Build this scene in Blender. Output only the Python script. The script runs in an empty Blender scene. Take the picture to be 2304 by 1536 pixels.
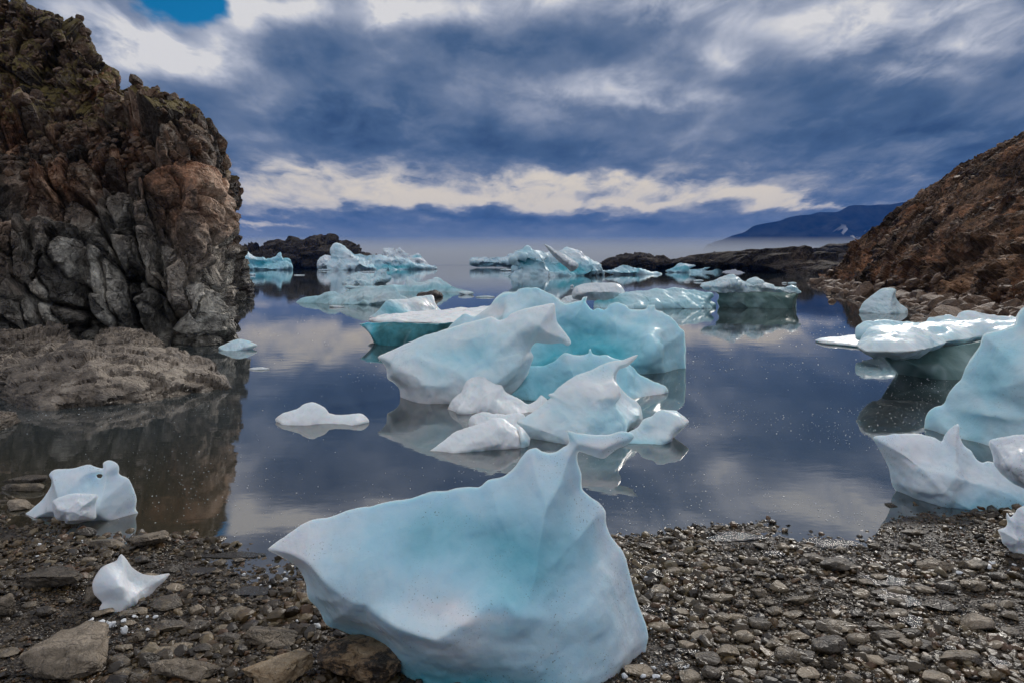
import bpy, math, random
import numpy as np
from mathutils import Vector
from mathutils.geometry import delaunay_2d_cdt

SC = bpy.context.scene
COL = SC.collection
R = math.radians

# ------------------------------------------------------------------ camera
F, CX, HY, H = 1600.0, 1152.0, 595.0, 1.6     # focal length / centre / horizon row of the 2304 px photograph, eye height
cam_d = bpy.data.cameras.new('camera')
cam = bpy.data.objects.new('camera', cam_d)
COL.objects.link(cam)
cam.location = (0, 0, H)
cam.rotation_euler = (R(90), 0, 0)
cam_d.sensor_width = 36
cam_d.lens = 36 * F / 2304
cam_d.shift_y = -(768 - HY) / 2304
cam_d.clip_start = 0.05
cam_d.clip_end = 30000
SC.camera = cam

# ------------------------------------------------------------------ exposure, render switches
SC.view_settings.view_transform = 'Standard'
SC.view_settings.look = 'None'
SC.view_settings.exposure = 0.0
SC.view_settings.gamma = 1.0
SC.view_settings.use_curve_mapping = False
SC.render.engine = 'CYCLES'
cy = SC.cycles
cy.use_denoising = True
try:
    cy.denoiser = 'OPENIMAGEDENOISE'
except Exception:
    pass
cy.max_bounces = 6
cy.diffuse_bounces = 3
cy.glossy_bounces = 4
cy.transmission_bounces = 4
cy.volume_bounces = 0
cy.caustics_reflective = False
cy.caustics_refractive = False
cy.sample_clamp_indirect = 4.0
cy.use_adaptive_sampling = True
cy.adaptive_threshold = 0.03

# ------------------------------------------------------------------ sun
SUN_AZ, SUN_EL = 29.0, 27.0
sd = bpy.data.lights.new('sun', 'SUN')
sd.energy = 1.7
sd.angle = R(7)
sd.color = (1.0, 0.94, 0.86)
sun = bpy.data.objects.new('sun', sd)
COL.objects.link(sun)
sv = Vector((math.sin(R(SUN_AZ)) * math.cos(R(SUN_EL)), math.cos(R(SUN_AZ)) * math.cos(R(SUN_EL)), math.sin(R(SUN_EL))))
sun.rotation_euler = (-sv).to_track_quat('-Z', 'Y').to_euler()
sun.location = sv * 50


# ------------------------------------------------------------------ node helpers
class NT:
    def __init__(self, tree):
        self.t = tree

    def n(self, kind, **kw):
        nd = self.t.nodes.new(kind)
        for k, v in kw.items():
            setattr(nd, k, v)
        return nd

    def put(self, sock, v):
        if v is None:
            return
        if hasattr(v, 'links') or isinstance(v, bpy.types.NodeSocket):
            self.t.links.new(v, sock)
        else:
            sock.default_value = v

    def m(self, op, a, b=None, c=None, clamp=False):
        nd = self.n('ShaderNodeMath', operation=op, use_clamp=clamp)
        for s, v in zip(nd.inputs, (a, b, c)):
            self.put(s, v)
        return nd.outputs[0]

    def v(self, op, a, b=None, c=None):
        nd = self.n('ShaderNodeVectorMath', operation=op)
        if op == 'SCALE':
            self.put(nd.inputs[0], a)
            self.put(nd.inputs['Scale'], b)
        else:
            for s, q in zip(nd.inputs, (a, b, c)):
                self.put(s, q)
        return nd.outputs['Value' if op in ('DOT_PRODUCT', 'LENGTH', 'DISTANCE') else 'Vector']

    def xyz(self, x, y, z):
        nd = self.n('ShaderNodeCombineXYZ')
        for s, q in zip(nd.inputs, (x, y, z)):
            self.put(s, q)
        return nd.outputs[0]

    def sep(self, v):
        nd = self.n('ShaderNodeSeparateXYZ')
        self.put(nd.inputs[0], v)
        return nd.outputs

    def noise(self, vec, scale, detail=4, rough=0.55, dist=0.0, color=False):
        nd = self.n('ShaderNodeTexNoise')
        self.put(nd.inputs['Vector'], vec)
        nd.inputs['Scale'].default_value = scale
        nd.inputs['Detail'].default_value = detail
        nd.inputs['Roughness'].default_value = rough
        nd.inputs['Distortion'].default_value = dist
        return nd.outputs['Color' if color else 'Fac']

    def voro(self, vec, scale, feature='F1', out='Distance'):
        nd = self.n('ShaderNodeTexVoronoi', feature=feature)
        self.put(nd.inputs['Vector'], vec)
        nd.inputs['Scale'].default_value = scale
        return nd.outputs[out]

    def ramp(self, fac, stops, interp='LINEAR'):
        nd = self.n('ShaderNodeValToRGB')
        cr = nd.color_ramp
        cr.interpolation = interp
        while len(cr.elements) < len(stops):
            cr.elements.new(0.5)
        for e, (p, c) in zip(cr.elements, stops):
            e.position = p
            e.color = (c[0], c[1], c[2], 1) if not isinstance(c, (int, float)) else (c, c, c, 1)
        self.put(nd.inputs[0], fac)
        return nd.outputs[0]

    def mix(self, fac, a, b, blend='MIX'):
        nd = self.n('ShaderNodeMix', data_type='RGBA', blend_type=blend)
        self.put(nd.inputs['Factor'], fac)
        for s, q in ((nd.inputs['A'], a), (nd.inputs['B'], b)):
            pass
        ia = [s for s in nd.inputs if s.type == 'RGBA']
        for s, q in zip(ia, (a, b)):
            if isinstance(q, (tuple, list)) and len(q) == 3:
                q = (*q, 1)
            self.put(s, q)
        return [o for o in nd.outputs if o.type == 'RGBA'][0]

    def smooth(self, x, lo, hi, a=0.0, b=1.0):
        nd = self.n('ShaderNodeMapRange', interpolation_type='SMOOTHSTEP')
        self.put(nd.inputs['Value'], x)
        nd.inputs['From Min'].default_value = lo
        nd.inputs['From Max'].default_value = hi
        nd.inputs['To Min'].default_value = a
        nd.inputs['To Max'].default_value = b
        return nd.outputs[0]

    def bump(self, h, strength, dist, normal=None):
        nd = self.n('ShaderNodeBump')
        nd.inputs['Strength'].default_value = strength
        nd.inputs['Distance'].default_value = dist
        self.put(nd.inputs['Height'], h)
        self.put(nd.inputs['Normal'], normal)
        return nd.outputs[0]


def lin(r, g, b):
    f = lambda c: (c / 255 / 12.92) if c / 255 <= 0.04045 else ((c / 255 + 0.055) / 1.055) ** 2.4
    return (f(r), f(g), f(b))


# ------------------------------------------------------------------ world: sky with broken cloud deck
def build_world():
    w = bpy.data.worlds.new('World')
    SC.world = w
    w.use_nodes = True
    t = w.node_tree
    t.nodes.clear()
    T = NT(t)
    out = T.n('ShaderNodeOutputWorld')
    bg = T.n('ShaderNodeBackground')
    bg.inputs['Strength'].default_value = 0.1
    t.links.new(bg.outputs[0], out.inputs[0])
    sky = T.n('ShaderNodeTexSky', sky_type='NISHITA')
    sky.sun_disc = False
    sky.sun_elevation = R(SUN_EL)
    sky.sun_rotation = R(SUN_AZ)
    sky.ozone_density = 3.0
    d = T.n('ShaderNodeTexCoord').outputs['Generated']
    X, Y, Z = T.sep(d)
    Yc = T.m('MAXIMUM', Y, 0.06)
    U = T.m('MULTIPLY', T.m('DIVIDE', X, Yc), 1.6)      # a compass-bearing scale: 1.6 = 45 degrees off north
    V = T.m('MULTIPLY', T.m('DIVIDE', Z, Yc), 1.6)      # the same for height above the horizon
    uv = T.xyz(U, V, 0.0)
    # cloud-deck coordinates: features get flatter towards the horizon
    k = T.m('DIVIDE', 1.0, T.m('ADD', T.m('MAXIMUM', V, 0.0), 0.4))
    deck = T.xyz(T.m('MULTIPLY', T.m('MULTIPLY', U, k), 1.6), T.m('MULTIPLY', k, 1.9), 0.0)
    n1 = T.noise(deck, 1.5, 6, 0.52, 0.25)
    n2 = T.noise(T.v('ADD', deck, (7.3, 2.1, 4.0)), 3.4, 6, 0.56, 0.3)
    n3 = T.noise(T.v('ADD', deck, (2.3, 8.1, 1.0)), 4.2, 6, 0.58, 0.5)
    nw = T.noise(T.v('ADD', deck, (1.0, 5.0, 9.0)), 2.0, 5, 0.6, 0.0, color=True)
    warp = T.v('MULTIPLY', T.v('SUBTRACT', nw, (0.5, 0.5, 0.5)), (0.30, 0.12, 0.0))
    q = T.v('ADD', uv, warp)
    blobs = [  # px, py, rx, ry, amount (photograph pixels turned into bearing / height)
        (330, 120, 130, 50, .62), (250, 60, 100, 48, .45), (440, 135, 85, 36, .5), (160, 15, 90, 30, .3), (530, 35, 60, 45, .55),
        (690, 20, 170, 36, .50), (600, 45, 80, 30, .2), (850, 45, 80, 34, .42), (1010, 20, 150, 34, .42), (1200, -10, 150, 30, .38),
        (1470, 0, 150, 50, .38), (1700, 25, 180, 50, .24), (1900, 60, 110, 60, .42), (2100, 20, 160, 50, .40), (2160, 100, 80, 30, .4),
        (2290, 60, 80, 60, .3), (1640, 130, 45, 34, .36), (2060, 160, 110, 24, .40), (1850, 120, 90, 30, .16), (1450, 70, 160, 30, .16),
        (1420, 205, 150, 34, .30), (1520, 235, 130, 14, .22), (1250, 195, 200, 60, .17), (1100, 250, 220, 40, .08),
        (640, 365, 95, 28, .30), (740, 400, 150, 36, .30), (620, 430, 130, 20, .22), (860, 445, 170, 20, .29), (1010, 460, 160, 14, .24), (1170, 428, 150, 28, .34),
        (1290, 400, 120, 20, .34), (1420, 415, 120, 20, .32), (1380, 452, 220, 12, .44), (1640, 440, 150, 16, .40), (1800, 457, 150, 9, .40), (1130, 455, 200, 12, .24),
        (1150, 430, 560, 60, .10), (590, 496, 80, 8, .34), (560, 310, 110, 26, .10), (560, 240, 60, 24, .12), (1560, 360, 90, 70, .08), (900, 380, 120, 60, .08),
        (700, 130, 130, 50, -.12), (1130, 95, 190, 42, -.20), (900, 270, 260, 50, -.20), (700, 240, 160, 40, -.12), (1000, 330, 330, 28, -.12),
        (2050, 290, 260, 46, -.20), (1900, 380, 320, 34, -.14), (1700, 170, 200, 34, -.08), (2250, 350, 150, 80, -.14), (1250, 345, 200, 26, -.08),
        (1200, 500, 420, 13, -.15), (800, 485, 250, 10, -.12), (1560, 60, 60, 30, -.12),
    ]
    acc = None
    for px, py, rx, ry, a in blobs:
        c = ((px - CX) / 1000, (HY - py) / 1000, 0)
        e = T.v('MULTIPLY', T.v('SUBTRACT', q, c), (1000 / rx * .95, 1000 / ry * .95, 0))
        g = T.m('EXPONENT', T.m('MULTIPLY', T.v('DOT_PRODUCT', e, e), -1.0))
        acc = T.m('MULTIPLY', g, a) if acc is None else T.m('MULTIPLY_ADD', g, a, acc)
    vn = T.smooth(V, 0.02, 0.16)
    fb = T.m('ADD', T.m('MULTIPLY', T.m('SUBTRACT', n1, 0.5), 0.75), T.m('MULTIPLY', T.m('SUBTRACT', n2, 0.5), 0.55))
    fb = T.m('MULTIPLY', fb, T.m('MULTIPLY_ADD', vn, 0.8, 0.2))
    st = T.noise(T.v('MULTIPLY', q, (3.2, 24.0, 1.0)), 1.0, 5, 0.6, 0.4)
    fb = T.m('ADD', fb, T.m('MULTIPLY', T.m('MULTIPLY', T.m('SUBTRACT', st, 0.5), 0.6), T.m('MULTIPLY', T.smooth(V, 0.06, 0.13), T.smooth(V, 0.2, 0.3, 1.0, 0.0))))
    Lf = T.m('ADD', T.m('ADD', 0.345, T.m('MULTIPLY', acc, T.m('MULTIPLY_ADD', T.smooth(n3, 0.32, 0.66), 1.0, 0.50))), fb)
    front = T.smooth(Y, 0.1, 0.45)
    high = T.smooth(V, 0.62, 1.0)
    Lo = T.m('MULTIPLY_ADD', T.m('SUBTRACT', T.noise(d, 2.2, 5, 0.6), 0.5), 0.5, T.smooth(Z, -0.05, 0.85, 0.63, 0.98))  # unseen sky behind and overhead, brightened to light the ice fronts
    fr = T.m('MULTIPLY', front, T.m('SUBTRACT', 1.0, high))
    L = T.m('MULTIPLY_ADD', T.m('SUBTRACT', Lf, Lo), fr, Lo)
    cloud = T.ramp(L, [(0.0, lin(54, 78, 112)), (0.2, lin(74, 98, 131)), (0.38, lin(105, 122, 149)), (0.55, lin(144, 154, 174)),
                       (0.78, lin(184, 189, 202)), (1.0, lin(218, 217, 218)), (1.0, lin(220, 219, 220))])
    # low sun-warmed band near the horizon
    wf = T.m('MULTIPLY', T.smooth(L, 0.3, 0.95), T.m('SUBTRACT', 1.0, T.smooth(V, 0.19, 0.3)))
    cloud = T.mix(T.m('MULTIPLY', wf, 0.8), cloud, lin(234, 220, 196))
    # bottom bank: grey violet mist
    mf = T.m('SUBTRACT', 1.0, T.smooth(V, 0.015, 0.10))
    mist = T.mix(T.noise(T.v('MULTIPLY', uv, (1.2, 9.0, 1.0)), 3.0, 4, 0.5), lin(112, 131, 156), lin(146, 156, 178))
    cloud = T.mix(T.m('MULTIPLY', mf, 0.85), cloud, mist)
    # hole in the deck shows the clear sky behind
    hq = T.v('MULTIPLY', T.v('SUBTRACT', q, ((400 - CX) / 1000, (HY - 20) / 1000, 0)), (1000 / 105, 1000 / 62, 0))
    hole = T.m('SUBTRACT', 1.0, T.smooth(T.v('LENGTH', hq), 0.62, 1.1))
    hole = T.m('MULTIPLY', hole, front)
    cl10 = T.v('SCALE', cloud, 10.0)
    blue = T.v('MULTIPLY', sky.outputs[0], (0.03, 0.50, 0.72))
    fin = T.mix(hole, cl10, blue)
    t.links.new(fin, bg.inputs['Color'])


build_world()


# ------------------------------------------------------------------ numeric noise
def _hash(ix, iy, iz, s):
    h = (ix.astype(np.int64) * 374761393 + iy.astype(np.int64) * 668265263 + iz.astype(np.int64) * 2147483647 + s * 974634537) & 0xFFFFFFFF
    h = ((h ^ (h >> 13)) * 1274126177) & 0xFFFFFFFF
    h = ((h ^ (h >> 16)) * 2246822519) & 0xFFFFFFFF
    return (h ^ (h >> 15)) & 0xFFFFFFFF


def _r(ix, iy, iz, s):
    return _hash(ix, iy, iz, s) / 4294967295.0


def vnoise(p, scale=1.0, seed=0):
    q = p * scale
    i = np.floor(q).astype(np.int64)
    f = q - i
    f = f * f * f * (f * (f * 6 - 15) + 10)
    out = 0
    for dx in (0, 1):
        for dy in (0, 1):
            for dz in (0, 1):
                wgt = (f[:, 0] if dx else 1 - f[:, 0]) * (f[:, 1] if dy else 1 - f[:, 1]) * (f[:, 2] if dz else 1 - f[:, 2])
                out = out + wgt * _r(i[:, 0] + dx, i[:, 1] + dy, i[:, 2] + dz, seed)
    return out * 2 - 1


def fbm(p, scale, octv=4, seed=0, gain=0.5):
    a, s, tot = 1.0, scale, 0
    for o in range(octv):
        tot = tot + a * vnoise(p + 17.3 * o, s, seed + o)
        a *= gain
        s *= 2.03
    return tot


def cells(p, scale, seed=0, box=False):
    """nearest jittered cell: vector to its centre, three random numbers of it, and F2-F1"""
    q = p * scale
    i = np.floor(q).astype(np.int64)
    b1 = np.full(len(p), 1e9)
    b2 = np.full(len(p), 1e9)
    bv = np.zeros((len(p), 3))
    br = np.zeros((len(p), 4))
    for dx in (-1, 0, 1):
        for dy in (-1, 0, 1):
            for dz in (-1, 0, 1):
                c = i + np.array((dx, dy, dz))
                j = np.stack([_r(c[:, 0], c[:, 1], c[:, 2], seed + k) for k in range(3)], 1)
                dv = q - (c + j)
                dd = np.abs(dv).max(1) ** 2 if box else (dv * dv).sum(1)
                nb = dd < b1
                b2 = np.where(nb, b1, np.minimum(b2, dd))
                b1 = np.where(nb, dd, b1)
                bv[nb] = dv[nb]
                if nb.any():
                    cc = c[nb]
                    br[nb] = np.stack([_r(cc[:, 0], cc[:, 1], cc[:, 2], seed + 11 + k) for k in range(4)], 1)
    return bv / scale, br, (np.sqrt(b2) - np.sqrt(b1)) / scale


def facet(p, scale, seed, step=0.35, tilt=0.6, box=False):
    """broken-rock relief: every cell is a tilted plane with its own offset (height in cell sizes)"""
    v, r, e = cells(p, scale, seed, box)
    return (r[:, 0] - 0.5) * step / scale + tilt * ((r[:, 1:] - 0.5) * 2 * v).sum(1)


# ------------------------------------------------------------------ mesh helpers
def to3(px, py, D):
    return np.array(((px - CX) / F * D, D, H - (py - HY) / F * D))


def on_level(px, py, z=0.0):
    D = (H - z) * F / (py - HY)
    return to3(px, py, D)


def vnormals(v, tris):
    n = np.zeros_like(v)
    a, b, c = v[tris[:, 0]], v[tris[:, 1]], v[tris[:, 2]]
    fn = np.cross(b - a, c - a)
    for k in range(3):
        np.add.at(n, tris[:, k], fn)
    l = np.linalg.norm(n, axis=1, keepdims=True)
    return n / np.maximum(l, 1e-12)


def mesh_from(name, v, faces, smooth=True, attrs=None):
    me = bpy.data.meshes.new(name)
    faces = np.asarray(faces, dtype=np.int32)
    nf, k = faces.shape
    me.vertices.add(len(v))
    me.vertices.foreach_set('co', np.asarray(v, dtype=np.float32).ravel())
    me.loops.add(nf * k)
    me.loops.foreach_set('vertex_index', faces.ravel())
    me.polygons.add(nf)
    me.polygons.foreach_set('loop_start', np.arange(0, nf * k, k, dtype=np.int32))
    me.polygons.foreach_set('use_smooth', np.full(nf, smooth))
    me.update(calc_edges=True)
    for a, val in (attrs or {}).items():
        at = me.attributes.new(a, 'FLOAT', 'POINT')
        at.data.foreach_set('value', np.asarray(val, dtype=np.float32))
    return me


def link(name, me, mat, parent=None, loc=None):
    o = bpy.data.objects.new(name, me)
    COL.objects.link(o)
    if me is not None and mat is not None:
        me.materials.append(mat)
    if loc is not None:
        o.location = loc
    if parent is not None:
        o.parent = parent
    return o


def tag(o, label=None, cat=None, group=None, kind=None):
    if label:
        o['label'] = label
    if cat:
        o['category'] = cat
    if group:
        o['group'] = group
    if kind:
        o['kind'] = kind
    return o


def crop(x0, y0, s, pts):
    return [(x0 + x / s, y0 + y / s) for x, y in pts]


C2 = lambda p: crop(0, 700, 3.716, p)
C3 = lambda p: crop(0, 1020, 2.977, p)
C4 = lambda p: crop(520, 520, 3.84, p)
C5 = lambda p: crop(1040, 520, 2.954, p)
C6 = lambda p: crop(800, 640, 2.88, p)
C7 = lambda p: crop(1560, 260, 2.844, p)
C8 = lambda p: crop(1800, 640, 2.327, p)
C9 = lambda p: crop(560, 980, 2.451, p)
C10 = lambda p: crop(1350, 1100, 2.415, p)


def spline(pts, n_sub):
    p = np.asarray(pts, float)
    p0, p1, p2, p3 = np.roll(p, 1, 0), p, np.roll(p, -1, 0), np.roll(p, -2, 0)
    # centripetal-like: weaken tangents where segments differ a lot, so corners do not overshoot
    out = []
    L = lambda a, b: np.linalg.norm(b - a, axis=1, keepdims=True) + 1e-9
    d01, d12, d23 = L(p0, p1), L(p1, p2), L(p2, p3)
    t1 = (p2 - p0) / (d01 + d12) * d12 * 0.85
    t2 = (p3 - p1) / (d12 + d23) * d12 * 0.85
    for k in range(n_sub):
        t = k / n_sub
        h = (2 * t**3 - 3 * t**2 + 1, t**3 - 2 * t**2 + t, -2 * t**3 + 3 * t**2, t**3 - t**2)
        out.append(h[0] * p1 + h[1] * t1 + h[2] * p2 + h[3] * t2)
    return np.stack(out, 1).reshape(-1, 2)


def resample(p, s):
    q = np.vstack([p, p[:1]])
    d = np.linalg.norm(np.diff(q, axis=0), axis=1)
    a = np.concatenate([[0], np.cumsum(d)])
    n = max(12, int(round(a[-1] / s)))
    t = np.linspace(0, a[-1], n, endpoint=False)
    return np.stack([np.interp(t, a, q[:, 0]), np.interp(t, a, q[:, 1])], 1)


def poly_inside(P, poly):
    x, y = P[:, 0], P[:, 1]
    ins = np.zeros(len(P), bool)
    a, b = poly, np.roll(poly, -1, 0)
    for (x1, y1), (x2, y2) in zip(a, b):
        if y1 == y2:
            continue
        c = (y1 > y) != (y2 > y)
        ins ^= c & (x < (x2 - x1) * (y - y1) / (y2 - y1) + x1)
    return ins


def poly_dist(P, polys):
    best = np.full(len(P), 1e18)
    for poly in polys:
        a, b = poly, np.roll(poly, -1, 0)
        ab = b - a
        l2 = np.maximum((ab * ab).sum(1), 1e-18)
        for lo in range(0, len(P), 4000):
            q = P[lo:lo + 4000]
            t = np.clip(((q[:, None] - a[None]) * ab[None]).sum(2) / l2, 0, 1)
            pr = a[None] + t[..., None] * ab[None]
            dd = ((q[:, None] - pr) ** 2).sum(2).min(1)
            best[lo:lo + 4000] = np.minimum(best[lo:lo + 4000], dd)
    return np.sqrt(best)


def body(outline, base, thick, zb=0.0, level=None, rad=None, push=0.7, back=1.0, lean=0.0, res=90, feats=(), ledges=(), tints=(),
         tint0=0.15, holes=(), style='ice', amp=1.0, seed=1, power=2.0, smooth_pts=True, scal=1.0, crag=0.0, edgec=1.35):
    """A solid mass from the line it shows against its surroundings. base: two picture points where it meets the water or ground (they fix the
    upright middle plane); or level=z for a flat-lying slab. thick = greatest half depth in metres. Returns verts, tris, attrs, origin."""
    rng = np.random.RandomState(seed)
    ol = np.asarray(outline, float)
    if level is None:
        A, B = on_level(*base[0], zb), on_level(*base[1], zb)
        U = B - A
        U[2] = 0
        U /= np.linalg.norm(U)
        Wv = np.array((U[1], -U[0], 0.0))            # towards the camera
        if Wv @ (-A) < 0:
            Wv = -Wv
        Vv = np.array((0, 0, 1.0))
        O = (A + B) / 2 - Wv * thick * push
    else:
        U, Vv, Wv = np.array((1.0, 0, 0)), np.array((0, 1.0, 0)), np.array((0, 0, 1.0))
        O = np.array((0, 0, level - thick))
    eye = np.array((0, 0, H))

    def proj(pts):
        d = np.stack([(pts[:, 0] - CX) / F, np.ones(len(pts)), -(pts[:, 1] - HY) / F], 1)
        t = ((O - eye) @ Wv) / (d @ Wv)
        X = eye + d * t[:, None]
        return np.stack([(X - O) @ U, (X - O) @ Vv], 1)

    src = spline(ol, 6) if smooth_pts else ol
    pl = proj(src)
    if level is None:
        pl[:, 1] = np.where(pl[:, 1] < 0, pl[:, 1] * 3, pl[:, 1])
    size = max(np.ptp(pl[:, 0]), np.ptp(pl[:, 1]))
    s = size / res
    loop = resample(pl, s * 0.8)
    if style == 'rock':
        P3 = np.stack([loop[:, 0], loop[:, 1], np.zeros(len(loop))], 1)
        loop = loop + np.stack([fbm(P3, 9 / size, 4, seed + 3), fbm(P3 + 31, 9 / size, 4, seed + 4)], 1) * size * 0.006
    elif style == 'ice':
        P3 = np.stack([loop[:, 0], loop[:, 1], np.zeros(len(loop))], 1)
        loop = loop + np.stack([fbm(P3, 16 / size, 3, seed + 3), fbm(P3 + 31, 16 / size, 3, seed + 4)], 1) * size * 0.0022 * amp
    hl = [resample(proj(spline(np.asarray(h, float), 5)), s * 0.8) for h in holes]
    loops = [loop] + hl
    pts = list(loops)
    lo, hi = loop.min(0), loop.max(0)
    gx, gy = np.meshgrid(np.arange(lo[0], hi[0] + s, s), np.arange(lo[1], hi[1] + s, s * 0.866))
    gx[1::2] += s / 2
    g = np.stack([gx.ravel(), gy.ravel()], 1)
    g += rng.uniform(-.12, .12, g.shape) * s
    g = g[poly_inside(g, loop)]
    g = g[poly_dist(g, loops) > 0.95 * s]
    ring = []
    for lp in loops:
        tn = np.roll(lp, -1, 0) - np.roll(lp, 1, 0)
        nn = np.stack([-tn[:, 1], tn[:, 0]], 1)
        nn /= np.linalg.norm(nn, axis=1, keepdims=True) + 1e-12
        for sg in (1, -1):
            for dl in (0.07, 0.24, 0.55):
                q = lp + nn * sg * dl * s
                q = q[poly_inside(q, loop)]
                if len(q):
                    ring.append(q[poly_dist(q, loops) > 0.93 * dl * s])
    g = np.vstack([g] + ring)
    for h in hl:
        g = g[~poly_inside(g, h)]
    allp = np.vstack(pts + [g])
    edges, k = [], 0
    for lp in loops:
        n = len(lp)
        edges += [(k + i, k + (i + 1) % n) for i in range(n)]
        k += n
    vo, eo, fo, *_ = delaunay_2d_cdt([Vector(p) for p in allp], edges, [], 0, s * 1e-5)
    vo = np.array([(q.x, q.y) for q in vo])
    tr = np.array([f for f in fo if len(f) == 3])
    cen = vo[tr].mean(1)
    keep = poly_inside(cen, loop)
    for h in hl:
        keep &= ~poly_inside(cen, h)
    tr = tr[keep]
    used = np.unique(tr)
    rm = -np.ones(len(vo), int)
    rm[used] = np.arange(len(used))
    vo, tr = vo[used], rm[tr]
    # ccw in (u, v)
    a, b, c = vo[tr[:, 0]], vo[tr[:, 1]], vo[tr[:, 2]]
    fl = ((b - a)[:, 0] * (c - a)[:, 1] - (b - a)[:, 1] * (c - a)[:, 0]) < 0
    tr[fl] = tr[fl][:, ::-1]
    d = poly_dist(vo, loops)
    edge = d < s * 0.02
    d[edge] = 0
    rad = rad or thick
    rad = min(rad, max(d.max(), 1e-6) * 1.02)
    T = thick * (1 - (1 - np.minimum(d / rad, 1)) ** power) ** (1 / power)
    if style == 'ice':
        T1 = np.tanh(edgec * d / thick)
        e = np.vstack([tr[:, [0, 1]], tr[:, [1, 2]], tr[:, [2, 0]]])
        cnt = np.bincount(e.ravel(), minlength=len(vo))
        T2 = T / thick
        for _ in range(int(res * .3)):
            acc = np.bincount(e[:, 0], T2[e[:, 1]], len(vo)) + np.bincount(e[:, 1], T2[e[:, 0]], len(vo))
            T2 = np.where(edge, 0, 0.3 * T2 + 0.7 * acc / np.maximum(cnt, 1))
        T = thick * T1 * (0.55 + 0.5 * T2)
    # picture coordinates of the points, for the relief features
    X3 = O + vo[:, :1] * U + vo[:, 1:] * Vv
    dep = X3 @ np.array((0, 1.0, 0))
    px = CX + X3[:, 0] / dep * F
    py = HY - (X3[:, 2] - H) / dep * F
    rel = np.zeros(len(vo))
    fade = np.minimum(1, d / (rad * 0.5))
    for fx, fy, rx, ry, am in feats:
        rel += (1.4 if style == 'ice' else 1) * am * np.exp(-((px - fx) / rx) ** 2 - ((py - fy) / ry) ** 2)
    for pts_l, am, fall, soft in ledges:     # everything below the polyline stands forward, fading downwards
        pl_ = np.asarray(pts_l, float)
        yl = np.interp(px, pl_[:, 0], pl_[:, 1])
        inx = np.clip(np.minimum(px - pl_[0, 0], pl_[-1, 0] - px) / (0.2 * (pl_[-1, 0] - pl_[0, 0])), 0, 1)
        dy = py - yl
        st = 1 / (1 + np.exp(-dy / soft))
        rel += am * inx * st * np.exp(-np.maximum(dy, 0) / fall)
    P3 = np.stack([vo[:, 0], vo[:, 1], np.zeros(len(vo))], 1)
    if style == 'ice':
        rel = rel + amp * thick * (0.16 * fbm(P3, 4 / size, 3, seed) + 0.05 * fbm(P3, 14 / size, 3, seed + 5))
    wf = T + rel * fade
    wb = -back * T + amp * thick * 0.18 * fbm(P3 + 9, 4 / size, 3, seed + 8) * fade
    wf = np.maximum(wf, 0.15 * T)
    sh = -lean * (vo[:, 1] - vo[:, 1].min())
    nE = ~edge
    n = len(vo)
    bi = np.arange(n)
    bi[nE] = n + np.arange(nE.sum())
    vf = np.stack([vo[:, 0], vo[:, 1], wf * nE + sh], 1)
    vb = np.stack([vo[:, 0], vo[:, 1], wb + sh], 1)[nE]
    v = np.vstack([vf, vb])
    tris = np.vstack([tr, bi[tr][:, ::-1]])
    W = O + v[:, :1] * U + v[:, 1:2] * Vv + v[:, 2:] * Wv
    nn = vnormals(W, tris)
    if ((nn[:n] @ Wv)[nE].mean() < 0):
        tris = tris[:, ::-1]
        nn = -nn
    if style == 'rock':
        S = size
        wq = np.stack([W[:, 0] * .5 + W[:, 2] * .4, W[:, 1] * .7, W[:, 2] * 1.9 - W[:, 0] * .3], 1) + np.stack([fbm(W, 6 / S, 3, seed + 90 + k) for k in range(3)], 1) * S * 0.02
        dsp = amp * (facet(wq, 5 / S, seed, .5, .4, True) * 0.5 - S * .016 * np.exp(-(cells(wq, 5 / S, seed, True)[2] / (.007 * S)) ** 2) + facet(wq + 3, 12 / S, seed + 20, .55, .5, True) * 0.6 - S * .006 * np.exp(-(cells(wq + 3, 12 / S, seed + 20, True)[2] / (.004 * S)) ** 2) + facet(wq + 5, 30 / S, seed + 40, .5, .4, True) * 0.3 + fbm(W, 60 / S, 3, seed) * S * 0.0012)
        W = W + nn * (dsp * 1.0)[:, None]
    else:
        dsp = amp * (0.006 * fbm(W, 9 / size, 3, seed + 60) + 0.0022 * fbm(W, 40 / size, 2, seed + 61)) * size
        # melt scoops: shallow bowls that meet in sharp ridges
        wp = W + np.stack([fbm(W, 3 / size, 2, seed + 70 + k) for k in range(3)], 1) * size * 0.07
        c1 = cells(wp, 3.1 / size, seed + 80)[0]
        c2 = cells(wp + 7, 10 / size, seed + 84)[0]
        dd = np.concatenate([d, d[nE]])
        fd = 0.15 + 0.85 * np.clip(dd / (0.5 * rad), 0, 1)
        b1 = (c1 * c1).sum(1) * (3.1 / size) ** 2 - 0.28
        b2 = (c2 * c2).sum(1) * (10 / size) ** 2 - 0.28
        if crag:
            cw = W + np.stack([fbm(W, 8 / size, 2, seed + 75 + k) for k in range(3)], 1) * size * 0.02
            dsp = dsp + crag * (0.3 + 0.7 * fd) * (facet(cw, 6 / size, seed + 30, .4, .5) * .35 + facet(cw + 2, 14 / size, seed + 34, .5, .6) * .45 + facet(cw + 4, 38 / size, seed + 38, .5, .6) * .4)
        dsp = dsp + scal * fd * (b1 * min(0.075 * size, thick * 0.55) + b2 * min(0.012 * size, thick * .12))
        W = W + nn * dsp[:, None]
    tin = np.full(n, tint0)
    for fx, fy, rx, ry, am in tints:
        tin += am * np.exp(-((px - fx) / rx) ** 2 - ((py - fy) / ry) ** 2)
    tin = np.concatenate([tin, tin[nE]])
    org = np.array((W[:, 0].mean(), W[:, 1].mean(), max(W[:, 2].min(), zb if level is None else W[:, 2].min())))
    return W - org, tris, {'tint': tin}, org


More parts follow.
